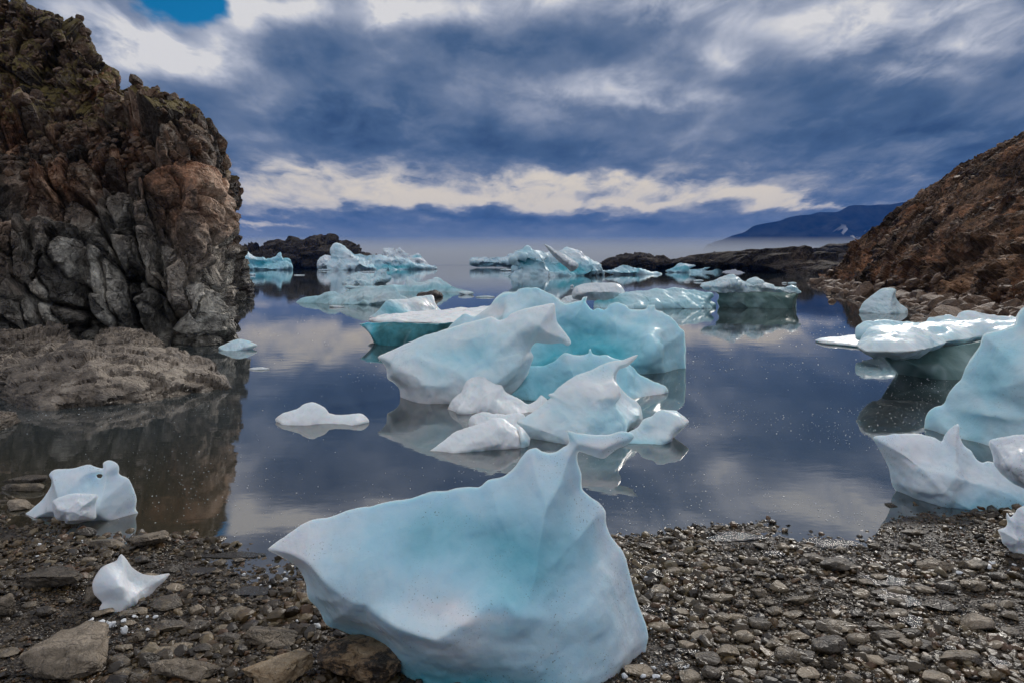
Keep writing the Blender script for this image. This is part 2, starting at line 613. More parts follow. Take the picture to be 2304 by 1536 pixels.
def make(name, mat, *a, parent=None, **k):
    if k.get('style') != 'rock' and 'crag' not in k:
        k['crag'] = {'ice_far': .9, 'ice_middle_far': .4}.get(mat.name, 0.0)
    v, t, at, org = body(*a, **k)
    me = mesh_from(name, v, t, True, at)
    if k.get('style') == 'rock':
        me.set_sharp_from_angle(angle=R(26))
    if parent is not None:
        org = org - np.array(parent.location)
    return link(name, me, mat, parent, org)


def thing(name, loc):
    o = bpy.data.objects.new(name, None)
    COL.objects.link(o)
    o.location = loc
    o.empty_display_size = 0.2
    return o


# ------------------------------------------------------------------ materials
def new_mat(name):
    m = bpy.data.materials.new(name)
    m.use_nodes = True
    t = m.node_tree
    t.nodes.clear()
    T = NT(t)
    out = T.n('ShaderNodeOutputMaterial')
    p = T.n('ShaderNodeBsdfPrincipled')
    t.links.new(p.outputs[0], out.inputs[0])
    return m, T, p


def ice_mat(name, scale=1.0, white=(0.84, 0.89, 0.92), light=(0.46, 0.77, 0.88), turq=(0.11, 0.49, 0.60), deep=(0.030, 0.070, 0.062),
            dirt=0.25, sss=0.7, rough=0.36, grain=1.0, spec=0.2, vary=0.5):
    m, T, p = new_mat(name)
    co = T.n('ShaderNodeTexCoord').outputs['Object']
    co = T.v('SCALE', co, 1.0 / scale)
    at = T.n('ShaderNodeAttribute', attribute_name='tint').outputs['Fac']
    nb = T.noise(co, 2.1, 4, 0.55, 0.5)
    ns = T.noise(T.v('ADD', co, (5, 3, 1)), 9.0, 4, 0.6, 0.2)
    fac = T.m('ADD', at, T.m('ADD', T.m('MULTIPLY', T.m('SUBTRACT', nb, 0.5), vary), T.m('MULTIPLY', T.m('SUBTRACT', ns, 0.5), 0.14)), clamp=True)
    colr = T.ramp(fac, [(0.0, white), (0.3, light), (0.65, turq), (1.0, deep)])
    pz_ = T.noise(T.v('ADD', co, (6, 6, 1)), 1.1, 2, 0.5)
    fr = T.noise(T.v('ADD', co, (2.7, 6, 4)), 1.3, 2, 0.45, 0.3)
    fl = T.m('SUBTRACT', 1.0, T.smooth(T.m('ABSOLUTE', T.m('SUBTRACT', fr, 0.5)), 0.0, 0.03))
    fl = T.m('MULTIPLY', fl, T.smooth(pz_, 0.5, 0.6))
    colr = T.mix(T.m('MULTIPLY', fl, 0.12), colr, (0.86, 0.90, 0.93))
    # grit frozen into the ice
    sp = T.noise(T.v('ADD', co, (1.7, 9, 2)), 85.0, 2, 0.5)
    pat = T.noise(T.v('ADD', co, (3.7, 1, 8)), 3.0, 3, 0.5)
    gr = T.m('MULTIPLY', T.smooth(sp, 0.64, 0.70), T.smooth(pat, 0.45, 0.66))
    colr = T.mix(T.m('MULTIPLY', gr, dirt), colr, (0.10, 0.11, 0.10))
    st = T.m('MULTIPLY', T.smooth(T.noise(T.v('ADD', co, (0.4, 4, 5)), 2.6, 5, 0.6, 1.2), 0.58, 0.75), dirt * 0.15)
    colr = T.mix(st, colr, (0.50, 0.49, 0.46))
    T.put(p.inputs['Base Color'], colr)
    T.put(p.inputs['Roughness'], T.smooth(T.noise(co, 4.0, 3, 0.5), 0.35, 0.7, rough * 0.75, rough * 1.5))
    p.inputs['IOR'].default_value = 1.31
    p.inputs['Specular IOR Level'].default_value = spec
    p.inputs['Subsurface Weight'].default_value = sss
    p.inputs['Subsurface Radius'].default_value = (0.62, 0.86, 1.0)
    p.inputs['Subsurface Scale'].default_value = 0.06 * scale
    hb = T.m('ADD', T.m('MULTIPLY', T.noise(co, 16, 3, 0.5), 0.6), T.m('MULTIPLY', T.noise(co, 60, 3, 0.6), 0.22 * grain))
    sc = T.voro(co, 11.0, 'SMOOTH_F1')
    hb = T.m('ADD', hb, T.m('MULTIPLY', sc, 0.95))
    T.put(p.inputs['Normal'], T.bump(hb, 0.38, 0.02 * scale))
    return m


def rock_mat(name, stops, scale=1.0, rough=0.6, bump=1.0, height=None, moss=None, spec=0.4, wet=None, per_object=False, blocks=None):
    m, T, p = new_mat(name)
    co = T.n('ShaderNodeTexCoord').outputs['Object']
    if per_object:
        rn = T.n('ShaderNodeObjectInfo').outputs['Random']
        co = T.v('ADD', co, T.xyz(T.m('MULTIPLY', rn, 37.0), T.m('MULTIPLY', rn, 91.0), T.m('MULTIPLY', rn, 13.0)))
    co = T.v('SCALE', co, 1.0 / scale)
    n1 = T.noise(co, 1.3, 5, 0.6, 0.6)
    n2 = T.noise(T.v('ADD', co, (4, 8, 2)), 6.5, 6, 0.68, 0.4)
    f = T.m('ADD', T.m('MULTIPLY', n1, 0.55), T.m('MULTIPLY', n2, 0.45))
    if per_object:
        f = T.m('ADD', f, T.m('MULTIPLY', T.m('SUBTRACT', rn, 0.5), 0.22))
    f = T.smooth(f, 0.30, 0.70)
    colr = T.ramp(f, stops)
    if height:
        pos = T.sep(T.n('ShaderNodeNewGeometry').outputs['Position'])[2]
        zz = T.m('ADD', pos, T.m('MULTIPLY', T.m('SUBTRACT', T.noise(co, 0.9, 4, 0.6), 0.5), height[2]))
        low = T.ramp(f, height[3])
        colr = T.mix(T.smooth(zz, height[0], height[1]), low, colr)
    if blocks:
        bk = T.n('ShaderNodeAttribute', attribute_name='blk').outputs['Fac']
        ru = T.n('ShaderNodeAttribute', attribute_name='rust').outputs['Fac']
        bl = T.m('ADD', bk, T.m('MULTIPLY', T.m('SUBTRACT', n2, 0.5), 0.35))
        colr = T.mix(1.0, colr, T.ramp(bl, [(0.22, 0.14), (0.42, 0.65), (0.6, 1.2), (0.8, 2.2)]), 'MULTIPLY')
        rk = T.m('MULTIPLY', T.smooth(T.m('ADD', ru, T.m('MULTIPLY', T.m('SUBTRACT', n1, 0.5), 0.5)), 0.52, 0.72), 0.7)
        if height:
            rk = T.m('MULTIPLY', rk, T.smooth(zz, height[0], height[1], 0.25, 1.0))
        colr = T.mix(rk, colr, T.mix(1.0, colr, blocks, 'MULTIPLY'))
    # pale mineral veins and blotches
    ve = T.noise(T.v('ADD', co, (9, 1, 3)), 3.4, 6, 0.7, 1.5)
    vn = T.m('SUBTRACT', 1.0, T.smooth(T.m('ABSOLUTE', T.m('SUBTRACT', ve, 0.5)), 0.0, 0.03))
    colr = T.mix(T.m('MULTIPLY', vn, 0.22), colr, (0.34, 0.31, 0.28))
    fine = T.noise(co, 38, 3, 0.7)
    colr = T.mix(0.55, colr, T.mix(1.0, colr, T.ramp(fine, [(0.25, 0.35), (0.75, 1.5)]), 'MULTIPLY'))
    if moss:
        nz = T.sep(T.n('ShaderNodeNewGeometry').outputs['Normal'])[2]
        pz = T.sep(T.n('ShaderNodeNewGeometry').outputs['Position'])[2]
        mk = T.m('MULTIPLY', T.smooth(nz, 0.15, 0.5), T.smooth(T.noise(co, 0.8, 5, 0.65), 0.33, 0.47))
        mk = T.m('MULTIPLY', mk, T.smooth(pz, moss[0], moss[0] + 0.8))
        colr = T.mix(T.m('MULTIPLY', mk, moss[1]), colr, T.mix(T.noise(co, 12, 4, 0.7), (0.06, 0.055, 0.018), (0.32, 0.235, 0.075)))
    ro = rough
    if wet is not None:   # washed, water-dark stone close to the water line
        pz = T.sep(T.n('ShaderNodeNewGeometry').outputs['Position'])[2]
        wk = T.m('SUBTRACT', 1.0, T.smooth(T.m('ADD', pz, T.m('MULTIPLY', T.m('SUBTRACT', n2, 0.5), wet)), 0.0, wet))
        colr = T.mix(T.m('MULTIPLY', wk, 0.6), colr, T.mix(1.0, colr, (0.4, 0.4, 0.38), 'MULTIPLY'))
        ro = T.m('MULTIPLY_ADD', wk, -(rough - 0.25), rough)
    T.put(p.inputs['Base Color'], colr)
    T.put(p.inputs['Roughness'], ro)
    p.inputs['Specular IOR Level'].default_value = spec
    hb = T.m('ADD', T.m('MULTIPLY', n2, 1.0), T.m('MULTIPLY', T.noise(co, 30, 5, 0.7), 0.45))
    cr = T.voro(T.v('ADD', co, T.v('SCALE', T.noise(co, 3, 3, 0.6, color=True), 0.5)), 3.3, 'DISTANCE_TO_EDGE')
    hb = T.m('ADD', hb, T.m('MULTIPLY', T.smooth(cr, 0.0, 0.07), 0.35))
    T.put(p.inputs['Normal'], T.bump(hb, 0.8 * bump, 0.12 * scale))
    return m


M_ICE_NEAR = ice_mat('ice_near', 0.6, white=(0.81, 0.86, 0.91), light=(0.46, 0.73, 0.86), dirt=0.7, vary=0.4)
M_ICE_DENSE_SHADED = ice_mat('ice_dense_shaded', 1.5, white=(0.62, 0.70, 0.70), light=(0.34, 0.46, 0.46), turq=(0.13, 0.22, 0.21), deep=(0.035, 0.06, 0.052), dirt=0.2)  # dense grey-green ice, with the shade under the overhangs put into its colour
M_ICE_MID = ice_mat('ice_mid', 1.3, dirt=0.35)
M_ICE_FAR = ice_mat('ice_far', 6.0, white=(0.76, 0.83, 0.88), light=(0.44, 0.71, 0.82), turq=(0.10, 0.45, 0.55), dirt=0.3, sss=0.3, rough=0.5, grain=2.5)
M_CLIFF = rock_mat('cliff_rock', [(0.0, (0.032, 0.024, 0.018)), (0.3, (0.12, 0.078, 0.052)), (0.5, (0.23, 0.135, 0.083)), (0.7, (0.34, 0.255, 0.185)), (1.0, (0.55, 0.48, 0.40))],
                   1.5, 0.65, 1.2, height=(1.2, 4.0, 5.0, [(0.0, (0.045, 0.043, 0.038)), (0.3, (0.19, 0.178, 0.155)), (0.6, (0.40, 0.375, 0.325)), (1.0, (0.68, 0.65, 0.57))]),
                   moss=(4.4, 0.95), wet=0.9, spec=.25, blocks=(1.18, 0.82, 0.62))
M_HILL = rock_mat('hill_rock', [(0.0, (0.032, 0.021, 0.013)), (0.35, (0.105, 0.061, 0.035)), (0.65, (0.18, 0.100, 0.056)), (0.85, (0.26, 0.165, 0.105)), (1.0, (0.42, 0.32, 0.24))],
                  2.2, 0.75, 1.0, wet=0.8, spec=.15, blocks=(1.15, 0.93, 0.78))
M_ISLE = rock_mat('island_rock', [(0.0, (0.010, 0.008, 0.007)), (0.5, (0.030, 0.024, 0.020)), (0.8, (0.065, 0.049, 0.039)), (1.0, (0.18, 0.13, 0.09))], 6.0, 0.8, 1.0, spec=.08)
M_SLAB = rock_mat('slab_rock', [(0.0, (0.05, 0.040, 0.031)), (0.35, (0.15, 0.122, 0.095)), (0.65, (0.28, 0.23, 0.18)), (1.0, (0.50, 0.43, 0.345))], 0.8, 0.5, 0.9, wet=0.18)
M_STONE = rock_mat('beach_stone', [(0.0, (0.030, 0.024, 0.016)), (0.4, (0.085, 0.066, 0.044)), (0.7, (0.20, 0.158, 0.102)), (1.0, (0.36, 0.285, 0.195))], 0.28, 0.34, 0.7, per_object=True, wet=0.06, spec=0.5)
M_BLACK = rock_mat('dark_rock', [(0.0, (0.015, 0.013, 0.012)), (0.6, (0.05, 0.04, 0.036)), (1.0, (0.11, 0.085, 0.07))], 0.8, 0.5, 1.0)
M_MOUNT = rock_mat('mountain_rock', [(0.0, (0.02, 0.03, 0.045)), (0.6, (0.035, 0.05, 0.07)), (1.0, (0.07, 0.085, 0.10))], 300.0, 0.9, 0.6)


M_TAN = rock_mat('tan_boulder', [(0.0, (0.045, 0.036, 0.026)), (0.4, (0.15, 0.122, 0.088)), (0.7, (0.27, 0.22, 0.16)), (1.0, (0.46, 0.38, 0.29))], 0.35, 0.5, 1.1, per_object=True, wet=0.05, spec=.35)
M_OCHRE = rock_mat('ochre_boulder', [(0.0, (0.016, 0.012, 0.009)), (0.30, (0.06, 0.042, 0.026)), (0.42, (0.25, 0.16, 0.085)), (0.75, (0.38, 0.27, 0.155)), (1.0, (0.50, 0.39, 0.26))], 0.16, 0.5, 1.1, per_object=True, spec=.35)


def water_mat():
    m, T, p = new_mat('sea_water')
    pos = T.n('ShaderNodeNewGeometry').outputs['Position']
    p.inputs['Base Color'].default_value = (0.020, 0.028, 0.028, 1)
    n = T.noise(pos, 0.8, 2, 0.5)
    T.put(p.inputs['Roughness'], T.smooth(n, 0.35, 0.7, 0.01, 0.05))
    p.inputs['IOR'].default_value = 3.1
    y = T.sep(pos)[1]
    near = T.m('SUBTRACT', 1.0, T.smooth(y, 4.2, 7.5))
    T.put(p.inputs['Base Color'], T.mix(T.m('MULTIPLY', near, T.m('SUBTRACT', 1.0, T.smooth(T.sep(pos)[0], -1.8, 0.5))), (0.038, 0.046, 0.048), (0.048, 0.043, 0.029)))
    h = T.m('ADD', T.noise(T.v('MULTIPLY', pos, (1, 1.6, 1)), 2.2, 3, 0.5), T.m('MULTIPLY', T.noise(pos, 26, 3, 0.55), T.m('MULTIPLY_ADD', near, 0.05, 0.008)))
    T.put(p.inputs['Normal'], T.bump(h, 0.08, 0.012))
    return m


def ground_mat():
    m, T, p = new_mat('wet_gravel')
    pos = T.n('ShaderNodeNewGeometry').outputs['Position']
    v1 = T.voro(pos, 70, 'F1', 'Color')
    n1 = T.noise(pos, 3.0, 5, 0.6)
    col = T.ramp(T.m('ADD', T.m('MULTIPLY', T.sep(v1)[0], 0.5), T.m('MULTIPLY', n1, 0.5)), [(0.2, (0.009, 0.006, 0.004)), (0.5, (0.028, 0.020, 0.013)), (0.8, (0.07, 0.053, 0.034))])
    T.put(p.inputs['Base Color'], col)
    T.put(p.inputs['Roughness'], T.smooth(T.noise(pos, 5, 4, 0.6), 0.35, 0.65, 0.16, 0.6))
    h = T.m('SUBTRACT', T.m('MULTIPLY', n1, 0.3), T.voro(pos, 70, 'F1'))
    T.put(p.inputs['Normal'], T.bump(h, 0.9, 0.02))
    return m


def pebble_mat(name='pebble', rough=0.42, mul=1.0):
    m, T, p = new_mat(name)
    a = T.n('ShaderNodeAttribute', attribute_name='rnd').outputs['Fac']
    pos = T.n('ShaderNodeNewGeometry').outputs['Position']
    k = lambda r, g, b: (r * mul * 1.08, g * mul * .97, b * mul * .78)
    col = T.ramp(a, [(0.0, k(.012, .009, .006)), (0.25, k(.046, .032, .017)), (0.45, k(.095, .072, .040)), (0.6, k(.07, .056, .036)), (0.72, k(.15, .115, .065)),
                     (0.84, k(.13, .067, .034)), (0.93, k(.22, .175, .105)), (1.0, k(.27, .24, .18))])
    n = T.noise(pos, 45, 5, 0.65)
    col = T.mix(0.8, col, T.mix(1.0, col, T.ramp(n, [(0.25, 0.4), (0.75, 1.7)]), 'MULTIPLY'))
    T.put(p.inputs['Base Color'], col)
    T.put(p.inputs['Roughness'], T.smooth(T.noise(pos, 2.2, 4, 0.6), 0.35, 0.65, rough * 0.55, rough * 1.4))
    T.put(p.inputs['Normal'], T.bump(n, 0.5, 0.012))
    return m


# ------------------------------------------------------------------ setting: water, ground
def shore_y(x):
    pts = [(-2600, 1060), (-600, 1075), (-100, 1092), (20, 1115), (100, 1160), (250, 1188), (370, 1214), (520, 1232), (620, 1245), (800, 1245), (1000, 1240), (1250, 1225), (1400, 1208), (1500, 1192), (1600, 1176), (1720, 1166),
           (1820, 1172), (1900, 1192), (1975, 1200), (1998, 1160), (2040, 1125), (2150, 1118), (2304, 1105), (2600, 1080), (3400, 1040)]
    w = np.array([on_level(a, b) for a, b in pts])
    y = np.interp(x, w[:, 0], w[:, 1])
    p = np.stack([np.ravel(x), 0 * np.ravel(x), 0 * np.ravel(x)], 1)
    return y + (fbm(p, 1.6, 4, 19) * 0.09).reshape(np.shape(x))


def ground_z(x, y):
    x, y = np.asarray(x, float), np.asarray(y, float)
    d = shore_y(x) - y
    p = np.stack([x, y, np.zeros_like(x)], -1).reshape(-1, 3)
    land = np.minimum(d * 0.055, 0.10)
    sea = np.maximum(d * 0.16, -0.5) + np.minimum(0, d + 4) * 0.05
    z = np.where(d > 0, land, np.maximum(sea, -9))
    near = np.exp(-np.maximum(0, np.abs(y - 3.4) - 2.5))
    nz = (fbm(p, 1.7, 4, 5) * 0.016 + fbm(p, 9, 3, 9) * 0.006).reshape(x.shape)
    return z + nz * near - 0.004


def ray_ground(px, py):
    z = 0.0
    for _ in range(8):
        P = on_level(px, py, z)
        z = float(ground_z(np.array([P[0]]), np.array([P[1]]))[0])
    P = on_level(px, py, z)
    return P


def axis(lo, hi, fine_lo, fine_hi, step, grow=1.35):
    a = list(np.arange(fine_lo, fine_hi + 1e-6, step))
    s, x = step, a[-1]
    while x < hi:
        s *= grow
        x += s
        a.append(min(x, hi))
    s, x = step, a[0]
    while x > lo:
        s *= grow
        x -= s
        a.insert(0, max(x, lo))
    return np.array(a)


def grid_faces(nx, ny):
    i = np.arange((ny - 1) * nx).reshape(ny - 1, nx)[:, :-1].ravel()
    return np.stack([i, i + 1, i + nx + 1, i + nx], 1)


def build_ground():
    ax = axis(-4100, 4100, -3.6, 3.6, 0.022)
    ay = axis(-600, 4000, 1.6, 5.6, 0.022)
    gx, gy = np.meshgrid(ax, ay)
    z = ground_z(gx, gy)
    me = mesh_from('ground', np.stack([gx.ravel(), gy.ravel(), z.ravel()], 1), grid_faces(len(ax), len(ay)))
    tag(link('ground', me, ground_mat()), kind='structure')
    bx = axis(-4000, 4000, -4, 4, 0.5, 1.5)
    by = axis(-500, 3900, 2, 9, 0.5, 1.5)
    gx, gy = np.meshgrid(bx, by)
    me = mesh_from('water', np.stack([gx.ravel(), gy.ravel(), gx.ravel() * 0], 1), grid_faces(len(bx), len(by)))
    tag(link('water', me, water_mat()), kind='structure')


build_ground()


# ------------------------------------------------------------------ setting: cliffs from control nets
def cr_axis(A, n):
    """Catmull-Rom along axis 0 to n samples"""
    m = A.shape[0]
    t = np.linspace(0, m - 1, n)
    i = np.minimum(t.astype(int), m - 2)
    f = (t - i).reshape(-1, *([1] * (A.ndim - 1)))
    g = lambda k: A[np.clip(k, 0, m - 1)]
    p0, p1, p2, p3 = g(i - 1), g(i), g(i + 1), g(i + 2)
    return 0.5 * (2 * p1 + (p2 - p0) * f + (2 * p0 - 5 * p1 + 4 * p2 - p3) * f**2 + (3 * p1 - p0 - 3 * p2 + p3) * f**3)


def net_surface(name, net, nr, nc, mat, disp, flip=False):
    A = cr_axis(np.asarray(net, float), nr)
    A = np.swapaxes(cr_axis(np.swapaxes(A, 0, 1), nc), 0, 1)
    v = A.reshape(-1, 3)
    q = grid_faces(nc, nr)
    if flip:
        q = q[:, ::-1]
    tri = np.vstack([q[:, [0, 1, 2]], q[:, [0, 2, 3]]])
    n = vnormals(v, tri)
    v, at = disp(v, n)
    me = mesh_from(name, v, q, True, at)
    me.set_sharp_from_angle(angle=R(24))
    return link(name, me, mat), v.reshape(nr, nc, 3), n.reshape(nr, nc, 3)


def left_cliff():
    off = [-62, -62, -66, -84, -92, -88, -55, -55, -55, -75, -90, -95, -90, -85, -60, -50]
    edge = [(538, None, 14.0), (534, 720, 14.05), (527, 620, 14.3), (534, 530, 14.6), (541, 455, 14.9), (529, 400, 15.3), (510, 340, 15.8), (445, 276, 16.5), (368, 243, 17.2),
            (352, 222, 17.9), (344, 172, 18.2), (284, 116, 19.0), (205, 55, 20.0), (128, 12, 20.8), (30, 4, 21.5), (-120, -4, 22.5)]
    # per row: the look of the face further to the west: (px, py, D)
    edge = [(a + o_, b, c) for (a, b, c), o_ in zip(edge, off)]
    rows = []
    for (ex, ey, eD), spec in zip(edge, [
        [(-700, None, 10.5), (-120, None, 12.4), (120, None, 13.0), (330, None, 13.4), (450, None, 13.6)],
        [(-700, 720, 10.6), (-120, 720, 12.5), (120, 722, 13.1), (330, 720, 13.5), (450, 720, 13.7)],
        [(-700, 610, 10.7), (-120, 612, 12.6), (120, 615, 13.2), (330, 618, 13.6), (450, 620, 13.8)],
        [(-700, 500, 10.9), (-120, 505, 12.8), (120, 510, 13.4), (330, 520, 13.8), (450, 525, 14.0)],
        [(-700, 450, 11.6), (-120, 455, 13.6), (120, 455, 14.1), (330, 455, 14.1), (450, 455, 14.3)],
        [(-700, 400, 12.0), (-120, 410, 14.0), (120, 405, 14.5), (330, 400, 14.5), (450, 400, 14.7)],
        [(-700, 360, 12.4), (-120, 365, 14.4), (120, 360, 14.9), (320, 350, 15.0), (430, 342, 15.2)],
        [(-700, 320, 12.8), (-120, 322, 15.0), (100, 312, 15.5), (270, 300, 15.7), (370, 285, 16.0)],
        [(-700, 250, 14.5), (-120, 262, 16.6), (60, 262, 16.8), (210, 258, 16.8), (310, 250, 16.9)],
        [(-700, 170, 17.0), (-120, 190, 18.6), (60, 215, 18.2), (200, 230, 17.9), (300, 228, 17.7)],
        [(-700, 110, 17.6), (-120, 130, 19.0), (40, 150, 18.6), (180, 170, 18.3), (290, 172, 18.1)],
        [(-700, 60, 18.4), (-120, 85, 19.6), (20, 100, 19.2), (140, 112, 19.0), (230, 116, 18.9)],
        [(-700, 30, 19.4), (-150, 45, 20.6), (-10, 52, 20.2), (90, 55, 20.0), (160, 56, 19.9)],
        [(-700, 5, 20.4), (-200, 14, 21.4), (-60, 14, 21.1), (30, 13, 20.9), (90, 12, 20.8)],
        [(-700, -10, 21.5), (-300, -2, 22.0), (-160, 0, 21.8), (-80, 2, 21.6), (-20, 3, 21.5)],
        [(-800, -20, 23.5), (-500, -15, 23.2), (-380, -10, 23), (-280, -8, 22.7), (-190, -6, 22.5)],
    ]):
        r = []
        sh = off[len(rows)]
        spec = [(a + sh * w_, b, c) for (a, b, c), w_ in zip(spec, (0, .1, .3, .65, .95))]
        for px, py, D in spec + [(ex, ey, eD)]:
            if py is None:
                P = to3(px, HY, D)
                P[2] = -0.7
            else:
                P = to3(px, py, D)
            r.append(P)
        E = r[-1]
        r.append(E + np.array((-0.45, 1.6, 0)))
        r.append(E + np.array((-1.6, 5.0, 0)))
        r.append(E + np.array((-5.0, 14.0, 0)))
        rows.append(r)
    dents = [(405, 735, 62, 34, -1.1), (335, 600, 16, 90, -.55), (338, 690, 14, 70, -.5), (470, 690, 10, 90, -.5), (180, 600, 10, 90, -.4), (60, 560, 12, 80, -.4), (350, 520, 40, 50, -.35),
             (20, 440, 90, 30, -.5), (160, 640, 12, 60, -.4), (250, 470, 60, 22, -.25), (120, 735, 130, 10, -.35),
             (250, 200, 60, 14, -.35), (90, 180, 50, 14, -.2), (420, 590, 30, 60, .25), (280, 650, 45, 40, .3), (110, 560, 40, 60, .2), (235, 95, 60, 45, -.5), (300, 130, 40, 40, -.35)]

    def disp(v, n):
        z = v[:, 2]
        st = np.clip((z - 1.3 + fbm(v, .5, 3, 55) * .8) / 2.4, 0, 1)[:, None]
        st = st * st * (3 - 2 * st)
        tilt = v.copy()
        tilt[:, 0] = v[:, 0] + 0.22 * z                     # joints lean
        stretch = tilt * np.array((1.1, 0.8, 0.58))         # tall joint blocks in the lower wall
        q = stretch
        wob = np.stack([fbm(v, 1.3, 3, 71), fbm(v, 1.3, 3, 72), fbm(v, 1.3, 3, 73)], 1) * 0.07
        ca, sa = math.cos(R(33)), math.sin(R(33))
        q = np.stack([q[:, 0] * ca - q[:, 1] * sa, q[:, 0] * sa + q[:, 1] * ca, q[:, 2] + q[:, 0] * .16], 1) + wob * .6
        d = facet(q, 0.62, 3, 0.75, 0.45, True) * (0.55 - 0.25 * np.clip((z - 4.8) / 2, 0, 1)) + facet(q + 2, 1.7, 13, 0.8, 0.5, True) * 0.75 + facet(q + 4, 4.6, 23, .6, .5) * 0.55 + facet(v + wob, 11, 33, .6, .6) * 0.25
        d += fbm(v, 0.4, 3, 7) * 0.28 + fbm(v, 16, 3, 8) * 0.014
        e1 = cells(q, 0.62, 3, True)[2]
        e2 = cells(q + 2, 1.7, 13, True)[2]
        d -= 0.50 * np.exp(-(e1 / 0.055) ** 2) + 0.15 * np.exp(-(e2 / 0.045) ** 2)
        dep = np.maximum(v[:, 1], 1)
        px, py = CX + v[:, 0] / dep * F, HY - (z - H) / dep * F
        for fx, fy, rx, ry, am in dents:
            d += am * np.exp(-((px - fx) / rx) ** 2 - ((py - fy) / ry) ** 2)
        r1, r2, r3 = cells(q, 0.62, 3, True)[1], cells(q + 2, 1.7, 13, True)[1], cells(q + 4, 4.6, 23)[1]
        return v + n * d[:, None], {'blk': .3 * r1[:, 2] + .45 * r2[:, 2] + .25 * r3[:, 2], 'rust': .55 * r1[:, 3] + .45 * r2[:, 3]}

    o, v, n = net_surface('cliff', rows, 560, 620, M_CLIFF, disp)
    tag(o, kind='structure')
    return v, n


def right_hill():
    edge = [(1858, None, 62.0), (1876, 632, 60.0), (1900, 597, 57.0), (1945, 550, 54.0), (1995, 502, 51.0), (2045, 452, 49.0), (2098, 396, 47.0), (2200, 336, 43.0), (2304, 284, 40.0), (2480, 205, 38.0), (2800, 80, 37.0)]
    rows = []
    for k, (px, py, D) in enumerate(edge):
        px += (0, 8, 14, 20, 28, 36, 44, 56, 64, 70, 70)[k]
        if py is None:
            E = to3(px, HY, D)
            E[2] = -0.5
        else:
            E = to3(px, py, D)
        Rt = np.array((13.4 + E[2] * 1.15, 12.0, E[2] * 0.9))
        r = [Rt + (E - Rt) * t + np.array((0, 0, 0.0)) for t in (0, .2, .4, .6, .8, 0.94)]
        # lower skirt of the hill is flatter, mid face steeper
        for j in range(len(r)):
            r[j] = r[j] + np.array((-0.9, -0.5, 0)) * math.sin(min(1, k / 5) * math.pi) * math.sin(j / 6 * math.pi)
        r += [E, E + np.array((0.8, 2.5, 0)), E + np.array((4, 9, 0)), E + np.array((16, 26, -0.5))]
        rows.append(r)

    def disp(v, n):
        wob = np.stack([fbm(v, .6, 3, 71), fbm(v, .6, 3, 72), fbm(v, .6, 3, 73)], 1) * 0.3
        q = (v + wob) * np.array((1, 1, 1.3))
        low = np.exp(-np.maximum(v[:, 2] - 1.5, 0) / 2.2)
        d = (facet(q, 0.33, 4, .6, .4) * 0.42 + facet(q, 0.9, 14, .7, .5) * 0.7) * (0.16 + 0.9 * low) + facet(q, 2.1, 24, .7, .6) * 0.24 + facet(q, 4.8, 34, .7, .6) * 0.25
        d += fbm(v, 0.18, 3, 7) * 0.5 + fbm(v, 7, 3, 8) * 0.03
        r1, r2, r3 = cells(q, .33, 4)[1], cells(q, .9, 14)[1], cells(q, 2.1, 24)[1]
        return v + n * d[:, None], {'blk': .35 * r1[:, 2] + .4 * r2[:, 2] + .25 * r3[:, 2], 'rust': .6 * r1[:, 3] + .4 * r2[:, 3]}

    o, v, n = net_surface('hill', rows, 460, 520, M_HILL, disp, flip=True)
    tag(o, kind='structure')
    return v, n


CL_V, CL_N = left_cliff()
HL_V, HL_N = right_hill()

# far rock islands and the mountain
isl1 = make('rocky_island', M_ISLE, C4([(120, 185), (200, 170), (290, 165), (330, 130), (430, 88), (520, 90), (560, 97), (600, 85), (650, 100), (720, 95), (800, 75), (880, 70), (930, 78), (950, 105), (1000, 108), (1060, 150), (1130, 195), (1230, 260), (1260, 300), (1260, 345), (530, 345), (120, 345)]),
            ((660, 606), (760, 606)), 30, style='rock', amp=1.1, rad=12, seed=31, res=170)
tag(isl1, kind='structure')
isl2 = make('rocky_island', M_ISLE, C5([(900, 235), (915, 215), (940, 190), (1000, 165), (1100, 148), (1200, 145), (1250, 160), (1280, 175), (1330, 163), (1370, 185), (1410, 215), (1420, 262), (1300, 266), (950, 262)]),
            ((1380, 609), (1500, 609)), 7, style='rock', amp=0.7, seed=32, res=140)
tag(isl2, kind='structure')
isl3 = make('rocky_island', M_ISLE, C5([(1375, 262), (1378, 205), (1450, 175), (1500, 155), (1600, 145), (1650, 132), (1750, 137), (1850, 130), (1950, 140), (2050, 133), (2120, 126), (2200, 140), (2304, 150), (2360, 162), (2420, 185), (2470, 200), (2560, 205), (2640, 220), (2640, 330), (2430, 350), (2330, 300), (1700, 272)]),
            ((1520, 612), (1880, 618)), 9, style='rock', amp=0.5, seed=33, res=240, rad=6)
tag(isl3, kind='structure')
isl4 = make('rocky_hill', M_ISLE, C7([(790, 960), (845, 910), (900, 862), (960, 832), (1050, 820), (1120, 835), (1250, 880), (1300, 1000), (800, 1000)]), ((1850, 607), (1990, 607)), 60, style='rock', amp=0.6, seed=34, res=80)
tag(isl4, kind='structure')


